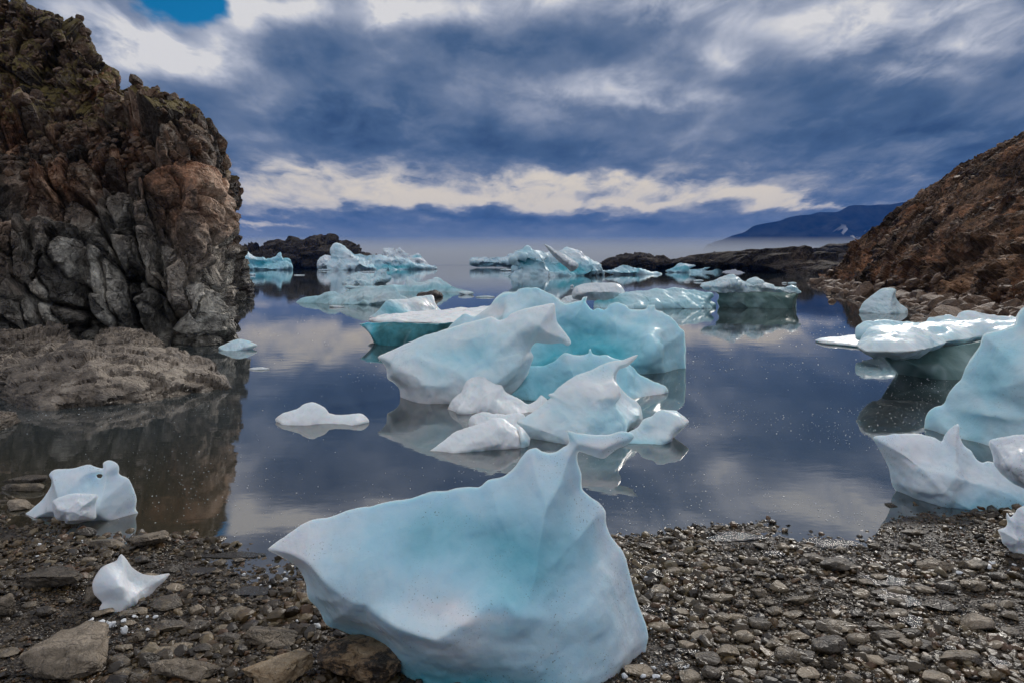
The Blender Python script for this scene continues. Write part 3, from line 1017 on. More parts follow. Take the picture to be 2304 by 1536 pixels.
def mountain():
    ol = C7([(120, 815), (185, 790), (260, 760), (330, 740), (390, 700), (470, 682), (560, 665), (610, 645), (680, 632), (745, 628), (800, 612), (860, 612), (930, 608), (1000, 570), (1060, 566), (1120, 568),
             (1180, 563), (1250, 562), (1330, 548), (1420, 535), (1560, 520), (1900, 480), (2600, 470), (2900, 560), (2900, 965), (120, 965)])
    O = 3200.0
    ln = np.array([to3(x, y, O) for x, y in spline(np.array(ol), 4)])
    # ridge along the traced line, flanks falling to the sea on both sides
    xs = np.linspace(ln[:, 0].min(), ln[:, 0].max(), 260)
    up = ln[: int(len(ln) * 24 / 26)]
    rz = np.interp(xs, up[:, 0], up[:, 2])
    ys = np.linspace(-1, 1, 70)
    gx, gy = np.meshgrid(xs, ys)
    p = np.stack([gx.ravel(), gy.ravel() * 500, 0 * gx.ravel()], 1)
    prof = np.maximum(0, 1 - np.abs(gy)) ** 0.9
    rdg = np.abs(fbm(p, 1 / 260, 4, 3)).reshape(gx.shape)
    z = rz[None] * prof * (1 - 0.32 * rdg * (np.abs(gy) > 0.02) * np.minimum(1, np.abs(gy) * 5)) - 3
    y = O + gy * 520 + fbm(p, 1 / 400, 3, 9).reshape(gx.shape) * 60 * np.abs(gy)
    me = mesh_from('mountain', np.stack([gx.ravel(), y.ravel(), z.ravel()], 1), grid_faces(len(xs), len(ys)))
    m, T, pr = new_mat('mountain_snow_streaks')
    pos = T.n('ShaderNodeNewGeometry').outputs['Position']
    c = T.ramp(T.noise(pos, 0.012, 6, 0.65), [(0.35, (0.004, 0.007, 0.012)), (0.65, (0.045, 0.05, 0.055))])
    sx, sy, sz = T.sep(pos)
    g = T.xyz(T.m('ADD', sx, T.m('MULTIPLY', sz, -1.6)), T.m('MULTIPLY', sy, 0.3), T.m('MULTIPLY', sz, 0.25))
    s = T.m('MULTIPLY', T.smooth(T.noise(g, 0.035, 2, 0.5, 0.2), 0.57, 0.61), T.smooth(sx, 1330, 1460))
    s = T.m('MULTIPLY', s, T.smooth(sz, 190, 120))
    T.put(pr.inputs['Base Color'], T.mix(s, c, (0.8, 0.82, 0.85)))
    pr.inputs['Roughness'].default_value = 0.9
    pr.inputs['Specular IOR Level'].default_value = 0.0
    tag(link('mountain', me, m), kind='structure')


mountain()

# ------------------------------------------------------------------ rocks at the foot of the cliff
def rock(name, label, cat, ol, base, thick, group=None, mat=None, **k):
    o = make(name, mat or M_SLAB, ol, base, thick, style='rock', **k)
    return tag(o, label, cat, group)


rock('rock_slab', 'long low grey-brown rock slab tapering into the dark water below the cliff', 'rock',
     C2([(40, 720), (60, 660), (100, 600), (200, 540), (300, 480), (400, 430), (480, 410), (560, 360), (680, 290), (760, 280), (870, 300), (950, 320), (1040, 310), (1150, 330), (1300, 350), (1450, 370), (1550, 410), (1700, 440), (1830, 470), (1900, 520), (1930, 590), (1955, 645),
         (1960, 720), (1600, 780), (1300, 830), (1000, 860), (640, 900), (300, 950), (60, 940)]), ((60, 925), (525, 876)), 1.5, rad=1.6, lean=0.55, push=0.5, seed=41, amp=.62, res=170)
rock('boulder', 'rounded pale boulder between the long slab and the cliff foot', 'rock', C2([(740, 300), (760, 250), (800, 200), (860, 160), (1000, 165), (1150, 190), (1270, 240), (1340, 300), (1360, 380), (1300, 440), (740, 440)]),
     ((210, 812), (355, 806)), 0.9, rad=0.7, lean=.4, seed=42, amp=1.0, res=110)
rock('rock_slab', 'dark angular slab with broken face beneath the grey cliff', 'rock', C2([(-400, 210), (-150, 180), (0, 185), (150, 190), (350, 180), (480, 190), (590, 240), (625, 290), (600, 340), (560, 380), (420, 430), (330, 470), (-400, 560)]),
     ((-60, 826), (150, 815)), 0.9, rad=0.6, lean=.3, seed=43, amp=1.3, res=120)
rock('boulder', 'pale cracked block at the upstream end of the long slab', 'rock', C2([(-300, 520), (-100, 450), (0, 430), (100, 410), (200, 400), (320, 430), (330, 480), (220, 560), (120, 640), (60, 700), (-60, 800), (-300, 860)]),
     ((-70, 895), (80, 875)), 0.7, lean=.3, seed=44, amp=1.1, res=100)
rock('boulder', 'small wedge rock wetted by the water at the slab corner', 'rock', C2([(-250, 850), (-120, 870), (0, 868), (50, 910), (80, 950), (104, 1000), (60, 1040), (-250, 1100)]), ((-40, 975), (22, 972)), 0.35, lean=.2, seed=45, amp=.9, res=70)
rock('boulder', 'dark rounded rock standing in calm water off the cliff corner', 'rock', C4([(-60, 470), (10, 415), (60, 390), (90, 380), (130, 405), (180, 430), (195, 480), (200, 545), (212, 568), (170, 600), (60, 620), (-60, 610)]),
     ((525, 668), (572, 667)), 0.9, seed=46, mat=M_BLACK, amp=1.1, res=80)
rock('boulder', 'pair of black wave-washed rock humps breaking the water beside pale floe', 'rock', C4([(1618, 580), (1622, 545), (1640, 528), (1680, 530), (1710, 522), (1740, 514), (1780, 520), (1812, 545), (1820, 560), (1795, 585), (1700, 600)]),
     ((944, 669), (992, 670)), 0.5, seed=47, mat=M_BLACK, amp=.5, res=60)
rock('boulder', 'squat grey rock seen in the shallow cave under the cliff', 'rock', C2([(1270, 260), (1300, 190), (1400, 160), (1500, 165), (1600, 190), (1650, 230), (1640, 300), (1280, 320)]), ((350, 772), (440, 768)), 0.5, seed=48, amp=.9, res=70)
rock('rock_slab', 'flat broken ledge of rock lying along the cliff foot', 'rock', C2([(600, 210), (620, 145), (800, 138), (1000, 140), (1080, 160), (1100, 210), (1000, 260), (640, 280)]), ((165, 775), (290, 770)), 0.6, seed=49, amp=1.0, res=80)

# ------------------------------------------------------------------ ice: the stranded piece on the beach
def ice(name, label, ol, base, thick, cat='ice block', mat=None, group=None, **k):
    return tag(make(name, mat or M_ICE_MID, ol, base, thick, **k), label, cat, group)


GZ = 0.05
ice('stranded_iceberg', 'largest smooth blue ice block stranded on the pebble beach with a horned top', C9([
    (50, 688), (110, 640), (190, 588), (290, 530), (400, 510), (520, 470), (640, 445), (740, 420), (860, 405), (980, 365), (1080, 358), (1130, 345), (1200, 338), (1260, 342), (1310, 300), (1400, 280), (1460, 235), (1500, 185), (1540, 135), (1590, 120), (1630, 140), (1700, 145),
    (1750, 115), (1780, 95), (1775, 60), (1760, 20), (1830, 35), (1920, 50), (2020, 48), (2080, 32), (2150, 40), (2165, 60), (2130, 100), (2060, 130), (2020, 160), (1980, 182), (1900, 160), (1838, 145), (1830, 190), (1855, 270), (1860, 350), (1900, 390), (1960, 430), (1990, 480),
    (1990, 540), (2020, 620), (2070, 680), (2100, 740), (2125, 830), (2150, 930), (2180, 1020), (2210, 1100), (2215, 1170), (2190, 1230), (2100, 1290), (2020, 1330), (1960, 1375), (1800, 1430), (1300, 1460), (950, 1420), (800, 1330), (700, 1240), (600, 1170), (480, 1120), (400, 1090), (350, 1010),
    (290, 950), (275, 880), (240, 800), (190, 760), (110, 720)]), ((850, 1580), (1420, 1580)), 0.34, zb=0.09, rad=0.30, push=0.9, lean=0.12, mat=M_ICE_NEAR, res=190, seed=51, amp=0.38,
    feats=[(1090, 1230, 90, 60, -.05), (1240, 1230, 110, 80, -.02), (960, 1220, 90, 50, -.015), (1060, 1480, 130, 60, -.05), (800, 1230, 120, 60, .03), (1380, 1350, 60, 120, .03)],
    ledges=[([(840, 1316), (900, 1312), (960, 1328), (1000, 1332), (1050, 1305), (1100, 1278), (1140, 1276), (1190, 1300), (1240, 1330)], 0.11, 90, 4)],
    scal=.14, tint0=0.19, tints=[(1190, 1230, 150, 80, .34), (1080, 1490, 170, 60, .5), (800, 1480, 150, 70, .34), (960, 1210, 130, 60, .2), (640, 1250, 80, 60, -.28), (1400, 1200, 50, 150, -.16), (1200, 1060, 40, 40, -.1), (1400, 1480, 60, 90, -.15), (1060, 1310, 120, 14, -.22), (1360, 1030, 80, 25, -.3), (1000, 1360, 140, 40, -.1)])
ice('ice_fragment', 'four-cornered lilac ice fragment with a pointed peak tilted on stones near the shore', C3([(870, 697), (900, 730), (930, 780), (980, 815), (1060, 830), (1165, 815), (1100, 885), (1000, 950), (950, 990), (850, 1030), (740, 1085), (675, 1112), (690, 1040), (710, 1010), (665, 960), (660, 900), (680, 850), (740, 780), (830, 740)]),
    ((228, 1385), (330, 1345)), 0.07, zb=GZ, push=.6, rad=0.14, lean=.25, edgec=.75, scal=.25, mat=M_ICE_NEAR, seed=52, res=90, amp=.4, tint0=-.08, power=1.3, feats=[(262, 1310, 22, 70, .03), (300, 1300, 50, 40, -.02)], cat='ice fragment')
ice('stranded_ice_block', 'bear-shaped white ice block with a hole beneath its knob at water edge', C3([(130, 435), (200, 380), (280, 310), (340, 220), (345, 180), (330, 140), (370, 105), (480, 100), (600, 72), (650, 90), (690, 95), (690, 60), (730, 43), (780, 60), (797, 90), (797, 135), (860, 165), (890, 220), (915, 300), (910, 370), (945, 430), (880, 446), (800, 434), (720, 436),
    (640, 440), (500, 440), (350, 420), (250, 435), (170, 458)]), ((60, 1168), (310, 1166)), 0.17, push=.6, rad=0.16, mat=M_ICE_NEAR, seed=53, res=110, amp=.4, tint0=.04, tints=[(200, 1090, 70, 30, .12)], scal=.4, holes=[C3([(646, 143), (668, 134), (688, 142), (676, 162), (654, 162)])])
ice('ice_fragment', 'small squarish ice lump leaning in front of the bear-shaped block', C3([(350, 320), (400, 290), (480, 268), (640, 270), (655, 295), (640, 340), (640, 430), (560, 455), (490, 470), (440, 465), (430, 450), (380, 440), (355, 380)]),
    ((130, 1180), (210, 1172)), 0.10, push=-1.0, rad=0.07, mat=M_ICE_NEAR, seed=54, res=70, amp=.5, tint0=-.12, cat='ice fragment')
# ------------------------------------------------------------------ ice: the cluster in the middle of the bay
ice('iceberg', 'arched turquoise iceberg forming the tall back wall of the middle cluster', C6([
    (540, 360), (560, 305), (620, 240), (680, 200), (750, 215), (800, 180), (850, 140), (890, 80), (940, 50), (1015, 46), (1035, 32), (1100, 28), (1200, 50), (1270, 80), (1340, 120), (1400, 115), (1450, 110), (1458, 88), (1490, 86), (1480, 120), (1500, 160), (1530, 180), (1560, 165), (1600, 172), (1640, 135), (1690, 122),
    (1740, 145), (1770, 165), (1850, 168), (1882, 158), (1880, 140), (1937, 140), (1942, 168), (1990, 185), (2060, 240), (2100, 290), (2130, 310), (2140, 400), (2145, 480), (2140, 600), (2100, 680), (1700, 700), (1200, 700), (700, 560)]),
    ((1100, 830), (1543, 846)), 0.9, push=.75, rad=0.75, lean=0.10, seed=61, res=170, amp=.7, tint0=.22, cat='iceberg',
    feats=[(1300, 760, 120, 70, -.35), (1150, 720, 20, 60, .2), (1480, 790, 50, 60, .18), (1190, 700, 50, 40, -.1)],
    ledges=[([(1270, 690), (1330, 700), (1400, 722), (1450, 733), (1520, 735)], .22, 60, 4)],
    tints=[(1290, 770, 110, 60, .34), (1250, 830, 120, 40, .3), (1400, 800, 80, 50, .22), (1200, 680, 60, 25, -.1), (1450, 690, 80, 20, -.02), (1120, 690, 40, 20, -.05), (1080, 700, 60, 14, -.3)])
ib = thing('iceberg', on_level(1000, 912))
tag(ib, 'tilted white ice slab with a bitten notch joined to a low turquoise wall', 'iceberg')
make('ice_slab', M_ICE_MID, C6([(110, 487), (160, 460), (250, 420), (340, 380), (430, 345), (520, 315), (600, 285), (700, 260), (800, 235), (860, 218), (910, 245), (960, 235), (1000, 205), (1080, 180), (1180, 155), (1275, 137), (1285, 180), (1300, 250), (1330, 300), (1365, 335), (1395, 390), (1375, 412), (1340, 395), (1270, 400), (1200, 390), (1160, 385),
     (1130, 415), (1125, 450), (1140, 480), (1130, 520), (1110, 600), (1050, 680), (950, 760), (800, 800), (620, 820), (540, 840), (440, 850), (350, 830), (280, 765), (265, 690), (220, 650), (180, 620), (170, 560), (140, 520)]),
     ((895, 910), (1010, 912)), 0.42, push=.8, rad=.34, lean=.22, seed=62, res=150, amp=.6, parent=ib, tint0=.07, feats=[(960, 850, 60, 40, .1), (1080, 800, 60, 40, -.1)],
     ledges=[([(850, 815), (950, 772), (1030, 745), (1100, 725), (1130, 732), (1200, 712), (1245, 700)], .07, 40, 4)], tints=[(1080, 800, 60, 40, .18), (1000, 800, 90, 40, .16), (960, 890, 80, 25, -.12), (1180, 730, 70, 30, .02)])
make('ice_wall', M_ICE_MID, C6([(930, 700), (1000, 640), (1060, 570), (1110, 540), (1170, 546), (1230, 540), (1300, 510), (1350, 470), (1380, 455), (1430, 465), (1500, 465), (1530, 455), (1540, 428), (1555, 460), (1600, 475), (1640, 470), (1700, 490), (1760, 510), (1820, 545), (1850, 585), (1900, 610), (1950, 635), (2020, 660), (2042, 685), (2040, 712),
     (1950, 740), (1860, 757), (1800, 800), (1300, 820), (1150, 800), (1000, 760)]), ((1150, 908), (1440, 900)), 0.4, push=.9, rad=.35, lean=.15, seed=63, res=130, amp=.6, parent=ib, tint0=.30,
     feats=[(1260, 870, 100, 40, -.1)], tints=[(1200, 880, 110, 50, .22), (1330, 840, 90, 30, .05), (1480, 885, 40, 20, -.38), (1290, 805, 60, 10, -.15)])
ice('ice_lump', 'lumpy white ice hump with ribbed back in front of the tilted slab', C6([(585, 825), (590, 810), (610, 770), (670, 715), (710, 640), (770, 615), (830, 620), (880, 650), (940, 670), (970, 710), (1040, 745), (1110, 785), (1150, 775), (1200, 730), (1250, 770), (1240, 830), (1140, 870), (1000, 860), (860, 862), (780, 870), (730, 885), (640, 880)]),
    ((1006, 932), (1200, 934)), 0.22, push=.8, rad=.2, lean=.3, seed=64, res=100, amp=1.0, tint0=-.1, power=1.7, cat='ice lump', feats=[(1040, 890, 14, 50, .05), (1075, 885, 12, 40, -.06), (1100, 900, 14, 40, .05), (1030, 910, 20, 20, .06)])
ice('ice_lump', 'low knobbly white ice lump tucked behind the tongue-shaped floe', C6([(735, 890), (760, 850), (830, 830), (900, 842), (960, 845), (1050, 838), (1095, 850), (1100, 910), (1000, 940), (800, 950), (740, 930)]),
    ((1060, 968), (1180, 966)), 0.16, push=.8, lean=.2, seed=65, res=70, amp=1.2, tint0=-.12, cat='ice lump')
ice('ice_floe', 'tongue-shaped white floe with rounded ridge pointing to open water', C6([(466, 1100), (530, 1060), (600, 1010), (680, 960), (780, 930), (860, 905), (930, 882), (990, 890), (1040, 930), (1070, 920), (1120, 970), (1145, 1010), (1120, 1070), (1000, 1085), (850, 1092), (650, 1108), (530, 1125), (475, 1120)]),
    ((975, 1026), (1190, 1012)), 0.16, push=.8, lean=.35, seed=66, res=100, amp=.9, tint0=-.05, cat='ice floe', tints=[(1180, 1000, 20, 30, .3), (1090, 1010, 60, 12, .12)], feats=[(1168, 970, 6, 40, -.05)])
ih = thing('iceberg', on_level(1290, 1012))
tag(ih, 'glossy domed pale blue iceberg with a curved horn in the middle cluster', 'iceberg')
make('ice_dome', M_ICE_MID, C6([(1278, 728), (1320, 712), (1350, 682), (1420, 630), (1500, 590), (1580, 560), (1650, 525), (1740, 505), (1780, 500), (1815, 488), (1883, 466), (1845, 512), (1800, 545), (1760, 560), (1735, 590), (1730, 640), (1765, 690), (1805, 730), (1850, 760), (1880, 800), (1887, 850), (1880, 900), (1800, 950), (1700, 1005), (1600, 1040), (1480, 1090), (1400, 1115), (1300, 1110),
     (1200, 1080), (1140, 1020), (1100, 955), (1065, 900), (1100, 880), (1170, 840), (1240, 790), (1280, 757), (1300, 745)]), ((1200, 1008), (1440, 985)), 0.36, push=.85, rad=.34, lean=.12, seed=67, res=140, amp=.5, parent=ih, tint0=.11,
     feats=[(1290, 940, 80, 50, .08), (1340, 880, 50, 26, .10), (1370, 895, 60, 14, -.04), (1430, 930, 20, 22, .05), (1435, 915, 10, 8, -.05), (1420, 935, 12, 6, -.04)],
     ledges=[([(1250, 888), (1300, 872), (1350, 850), (1395, 830), (1420, 815)], .05, 26, 3)], tints=[(1330, 925, 70, 30, .16), (1350, 870, 60, 18, -.16), (1300, 995, 120, 12, .12), (1390, 975, 40, 20, .12)])
make('ice_lobe', M_ICE_MID, C6([(1640, 1050), (1700, 1000), (1790, 960), (1850, 930), (1890, 880), (1950, 860), (1990, 825), (2060, 825), (2110, 828), (2140, 850), (2185, 895), (2140, 945), (2090, 985), (2050, 1030), (1950, 1075), (1860, 1085), (1750, 1075)]),
     ((1400, 1006), (1530, 996)), 0.2, push=.8, rad=.18, lean=.15, seed=68, res=90, amp=.6, parent=ih, tint0=.1, power=1.6, feats=[(1460, 970, 20, 12, -.05), (1480, 978, 16, 8, .04)], tints=[(1430, 995, 50, 12, .2)])
# plate with teal flank
ig = thing('ice_shelf', on_level(920, 768))
tag(ig, 'flat white-topped ice shelf with dark teal flank beside the arched iceberg', 'ice shelf')
make('snow_top', M_ICE_MID, C6([(78, 228), (160, 214), (250, 204), (400, 188), (600, 166), (850, 152), (980, 150), (1000, 220), (820, 250), (640, 262), (560, 252), (440, 246), (330, 244), (200, 246), (120, 240)]), None, 0.06, level=0.36, rad=.2, seed=70, crag=.15, res=110, amp=.8, parent=ig, tint0=-.1)
make('ice_flank', M_ICE_MID, C6([(115, 244), (200, 236), (350, 236), (600, 240), (760, 240), (800, 330), (760, 430), (560, 440), (330, 440), (215, 420), (185, 350), (160, 295), (130, 262)]), ((870, 772), (1010, 780)), 0.5, push=1.0, rad=.4, lean=-.45, seed=71, res=90, amp=.7, parent=ig, tint0=.90, tints=[(860, 740, 20, 22, -.6)])  # teal of dense ice, deepened in the tint for shade below the plate
ice('ice_chunk', 'pale blue chunk with turned-up end behind the flat ice shelf', C4([(1185, 765), (1230, 730), (1280, 700), (1330, 650), (1380, 600), (1480, 590), (1560, 590), (1650, 570), (1780, 560), (1790, 620), (1810, 660), (1838, 692), (1800, 730), (1600, 750), (1400, 775), (1250, 775)]),
    ((835, 718), (995, 706)), 0.5, push=.8, rad=.45, lean=.2, seed=72, res=100, amp=.7, tint0=.1, tints=[(880, 700, 22, 18, .45), (950, 680, 40, 10, -.1)], cat='ice chunk')
# ------------------------------------------------------------------ ice: floes between the cluster and the horizon
MF = ice_mat('ice_middle_far', 2.6, white=(0.77, 0.84, 0.88), light=(0.48, 0.74, 0.82), turq=(0.15, 0.49, 0.57), dirt=0.25, sss=0.4, rough=0.4, grain=1.6)
ice('ice_floe', 'wide low pale green floe with rounded humps ahead of the cliff corner', C4([(525, 615), (560, 590), (630, 570), (690, 565), (760, 540), (830, 530), (880, 545), (920, 530), (980, 500), (1040, 485), (1120, 480), (1230, 475), (1300, 465), (1340, 475), (1380, 520), (1420, 560), (1480, 590), (1440, 630), (1350, 670), (1100, 680), (900, 675), (720, 665), (600, 660), (540, 640)]),
    ((665, 684), (895, 690)), 1.0, push=.8, rad=.8, lean=.4, mat=MF, seed=73, res=130, amp=.8, tint0=.22, tints=[(700, 680, 60, 10, .12), (850, 665, 50, 14, -.12), (840, 688, 60, 6, .2)], cat='ice floe')
ice('ice_floe', 'wedge-shaped pale floe tapering to a long thin point behind the black rock humps', C4([(960, 478), (1100, 480), (1250, 475), (1350, 470), (1480, 470), (1484, 420), (1492, 393), (1530, 405), (1590, 445), (1640, 430), (1700, 415), (1760, 410), (1790, 415), (1830, 440), (1900, 480), (2000, 505), (2078, 526), (2000, 552), (1850, 560), (1500, 550), (1300, 530), (1000, 500)]),
    ((800, 656), (1055, 659)), 1.3, push=.8, rad=.9, lean=.3, mat=MF, seed=74, res=130, amp=.6, tint0=.2, tints=[(960, 648, 70, 6, .25), (960, 635, 50, 7, -.1)], cat='ice floe')
ice('growler', 'knobbly little growler with two bumps ahead of the peaked iceberg', C4([(955, 450), (1000, 400), (1050, 370), (1110, 350), (1140, 370), (1200, 385), (1230, 400), (1260, 350), (1300, 325), (1340, 335), (1345, 370), (1390, 400), (1370, 440), (1300, 470), (1200, 485), (1050, 485), (970, 475)]),
    ((775, 640), (880, 640)), 1.0, push=.8, mat=MF, seed=75, res=100, amp=1.2, tint0=.18, cat='growler')
ice('iceberg', 'bright turquoise iceberg with curled spikes half hidden by the cliff', C4([(-80, 345), (-60, 170), (0, 120), (60, 160), (90, 140), (130, 160), (170, 200), (220, 225), (280, 230), (300, 250), (340, 240), (380, 225), (405, 190), (430, 182), (437, 215), (450, 240), (500, 235), (520, 265), (532, 320), (460, 352), (300, 360), (-80, 362)]),
    ((525, 609), (655, 608)), 8, push=.7, rad=5, mat=M_ICE_FAR, seed=76, res=130, amp=.9, tint0=.34, cat='iceberg', feats=[(570, 593, 20, 5, -4), (620, 590, 14, 6, -3)], tints=[(585, 592, 30, 6, .35), (560, 575, 25, 14, -.25), (640, 590, 14, 14, .1)])
ice('iceberg', 'small grey-white rounded iceberg leaning on the peaked one', C4([(742, 268), (770, 230), (810, 208), (850, 210), (890, 235), (920, 255), (930, 330), (850, 345), (752, 335)]), ((715, 607), (755, 607)), 6, push=.7, mat=M_ICE_FAR, seed=77, res=70, amp=.9, tint0=.05, cat='iceberg')
ice('iceberg', 'large peaked iceberg with a long ridge sloping down away from the dark island', C4([(868, 345), (872, 300), (920, 250), (940, 220), (945, 170), (965, 125), (1000, 105), (1050, 130), (1100, 165), (1130, 200), (1180, 195), (1230, 215), (1300, 205), (1330, 210), (1420, 230), (1480, 230), (1560, 245), (1620, 270), (1700, 285), (1780, 305), (1815, 322), (1700, 335), (1570, 340), (1480, 355), (1400, 375), (1200, 368), (900, 360)]),
    ((745, 609), (985, 607)), 9, push=.7, rad=7, lean=.4, mat=M_ICE_FAR, seed=78, res=190, amp=.9, tint0=.16, cat='iceberg', feats=[(850, 590, 14, 20, -2), (900, 595, 20, 10, -2.5), (880, 585, 30, 6, 2)], tints=[(900, 602, 40, 5, .5), (790, 575, 25, 20, -.05), (860, 600, 50, 5, .2), (800, 550, 14, 10, .1)])
ice('iceberg', 'lumpy grey-white iceberg peeping over the ridge of the peaked iceberg', C4([(1300, 240), (1315, 160), (1350, 148), (1400, 145), (1430, 165), (1450, 152), (1500, 185), (1560, 205), (1620, 195), (1645, 220), (1690, 270), (1720, 320), (1300, 320)]), ((870, 603.5), (965, 603.5)), 14, push=.7, mat=M_ICE_FAR, seed=79, res=90, amp=1.3, tint0=-.02, cat='iceberg', tints=[(940, 578, 12, 4, .5)])
ice('iceberg', 'low flat-topped tabular iceberg on the open horizon', C5([(50, 232), (58, 180), (180, 175), (300, 170), (305, 155), (400, 145), (450, 150), (450, 238), (200, 238)]), ((1065, 603), (1180, 603)), 16, push=.7, rad=5, mat=M_ICE_FAR, seed=80, res=90, amp=.5, tint0=.12, cat='iceberg', tints=[(1100, 596, 70, 6, .2)])
ic = thing('iceberg', on_level(1250, 625))
tag(ic, 'big craggy iceberg carrying a slanted grey slab on its crest', 'iceberg')
make('ice_mass', M_ICE_FAR, C5([(295, 310), (340, 280), (420, 265), (410, 235), (375, 208), (368, 182), (395, 150), (410, 130), (450, 120), (490, 103), (520, 125), (570, 125), (620, 160), (690, 150), (720, 120), (760, 130), (800, 150), (830, 152), (870, 190), (920, 240), (955, 278), (945, 305), (800, 325), (690, 335), (500, 335), (320, 325)]),
     ((1150, 625), (1360, 620)), 5, push=.7, rad=3.6, lean=.2, seed=81, res=190, amp=1.3, parent=ic, tint0=.18, feats=[(1245, 600, 30, 22, -1.5), (1180, 590, 14, 10, -1.5), (1215, 575, 24, 14, .9), (1310, 590, 24, 16, .8)], tints=[(1262, 608, 22, 14, .55), (1185, 590, 10, 10, .45), (1300, 570, 25, 15, -.15), (1220, 600, 30, 10, .1)])
make('ice_spike', M_ICE_FAR, C5([(543, 88), (575, 98), (610, 120), (660, 145), (720, 180), (772, 220), (765, 248), (722, 268), (690, 242), (640, 202), (600, 162), (570, 122)]), ((1225, 630), (1300, 630)), 1.0, push=.3, rad=.8, seed=82, res=80, amp=.8, parent=ic, tint0=-.1)
ice('iceberg', 'slim blue iceberg with a long tapering tail off the first dark island', C5([(945, 268), (1030, 250), (1080, 228), (1100, 222), (1150, 238), (1170, 250), (1250, 268), (1335, 287), (1200, 300), (1060, 302), (1000, 285)]), ((1380, 620), (1485, 618)), 3, push=.7, lean=.3, mat=M_ICE_FAR, seed=83, res=80, amp=.7, tint0=.22, cat='iceberg', tints=[(1420, 612, 30, 4, .3)])
ice('iceberg', 'winged turquoise iceberg with an overhanging lip before the long island', C5([(1350, 266), (1400, 245), (1440, 218), (1490, 218), (1555, 230), (1510, 252), (1580, 250), (1648, 242), (1610, 262), (1660, 265), (1690, 252), (1733, 270), (1700, 285), (1500, 290), (1400, 285)]), ((1505, 614), (1620, 614)), 4, push=.7, mat=M_ICE_FAR, seed=84, res=90, amp=.8, tint0=.28, cat='iceberg', tints=[(1530, 606, 22, 5, .35), (1550, 597, 20, 3, -.25)])
ice('iceberg', 'tiny blue-white iceberg in line above the grey-green mushroom one', C5([(1875, 275), (1890, 250), (1930, 240), (1960, 252), (1985, 268), (1980, 282)]), ((1678, 614), (1710, 614)), 2.5, push=.7, mat=M_ICE_FAR, seed=85, res=50, amp=.7, tint0=.15, cat='iceberg')
ij = thing('iceberg', on_level(1690, 693))
tag(ij, 'mushroom iceberg with craggy white cap over a dark green undercut stem', 'iceberg')
make('ice_cap', MF, C5([(1583, 365), (1620, 345), (1680, 330), (1750, 300), (1820, 288), (1850, 310), (1890, 335), (1930, 320), (1970, 305), (2010, 335), (2080, 365), (2170, 375), (2205, 368), (2258, 405), (2195, 415), (2100, 412), (2000, 402), (1900, 408), (1820, 402), (1740, 415), (1690, 408), (1620, 388)]),
     ((1650, 699), (1790, 699)), 1.3, push=.9, rad=1.0, lean=.5, seed=86, res=140, amp=1.3, crag=.9, parent=ij, tint0=.14, power=1.5)
make('ice_stem', M_ICE_DENSE_SHADED, C5([(1660, 390), (1700, 360), (2100, 370), (2205, 400), (2197, 450), (2195, 525), (2100, 560), (1750, 560), (1705, 520), (1678, 470), (1685, 430)]), ((1620, 693), (1782, 693)), 1.0, push=1.0, rad=.9, lean=-.25, seed=87, res=90, amp=.8, parent=ij, tint0=.62, tints=[(1640, 670, 16, 14, -.3), (1690, 672, 16, 14, -.25)])
ice('ice_chunk', 'smooth white boulder-like ice chunk perched over the rippled turquoise floe', C5([(733, 405), (760, 370), (830, 348), (950, 343), (1040, 352), (1075, 385), (1087, 420), (1050, 455), (960, 467), (850, 460), (780, 462), (735, 445)]), ((1300, 692), (1400, 692)), .75, push=.8, rad=.7, mat=MF, seed=88, crag=.15, res=80, amp=.6, tint0=-.18, lean=.3, cat='ice chunk')
ice('ice_floe', 'rippled turquoise floe with scalloped ridge beside the mushroom iceberg', C5([(880, 515), (900, 465), (1000, 460), (1085, 415), (1150, 405), (1210, 400), (1250, 405), (1300, 392), (1400, 392), (1480, 385), (1540, 400), (1570, 395), (1620, 405), (1680, 415), (1692, 435), (1672, 460), (1702, 490), (1690, 530), (1500, 548), (1300, 545), (1000, 548), (910, 540)]),
    ((1360, 697), (1615, 696)), 1.2, push=.8, rad=1.0, lean=.4, mat=MF, seed=89, res=130, amp=1.3, tint0=.30, cat='ice floe', tints=[(1360, 676, 40, 8, .5), (1480, 665, 80, 10, -.08)], feats=[(1400 + i * 34, 672 + (i % 3) * 6, 9, 20, .12) for i in range(6)])
ice('ice_fragment', 'small grey ice shard at the tip of the smooth white boulder-like chunk', C5([(655, 480), (660, 455), (690, 435), (735, 430), (760, 460), (740, 490)]), ((1262, 682), (1295, 682)), .35, push=.7, mat=MF, seed=90, res=40, amp=.8, tint0=.0, cat='ice fragment')
ice('ice_block', 'smooth rounded upright ice block reflected near the dark rubble shore', C7([(1070, 1250), (1078, 1235), (1100, 1200), (1150, 1160), (1210, 1118), (1260, 1105), (1315, 1112), (1310, 1160), (1332, 1200), (1382, 1240), (1370, 1290), (1250, 1300), (1100, 1295)]),
    ((1942, 706), (2040, 706)), .55, push=.8, rad=.5, lean=.15, mat=MF, seed=91, res=90, amp=.4, tint0=.14, cat='ice block')
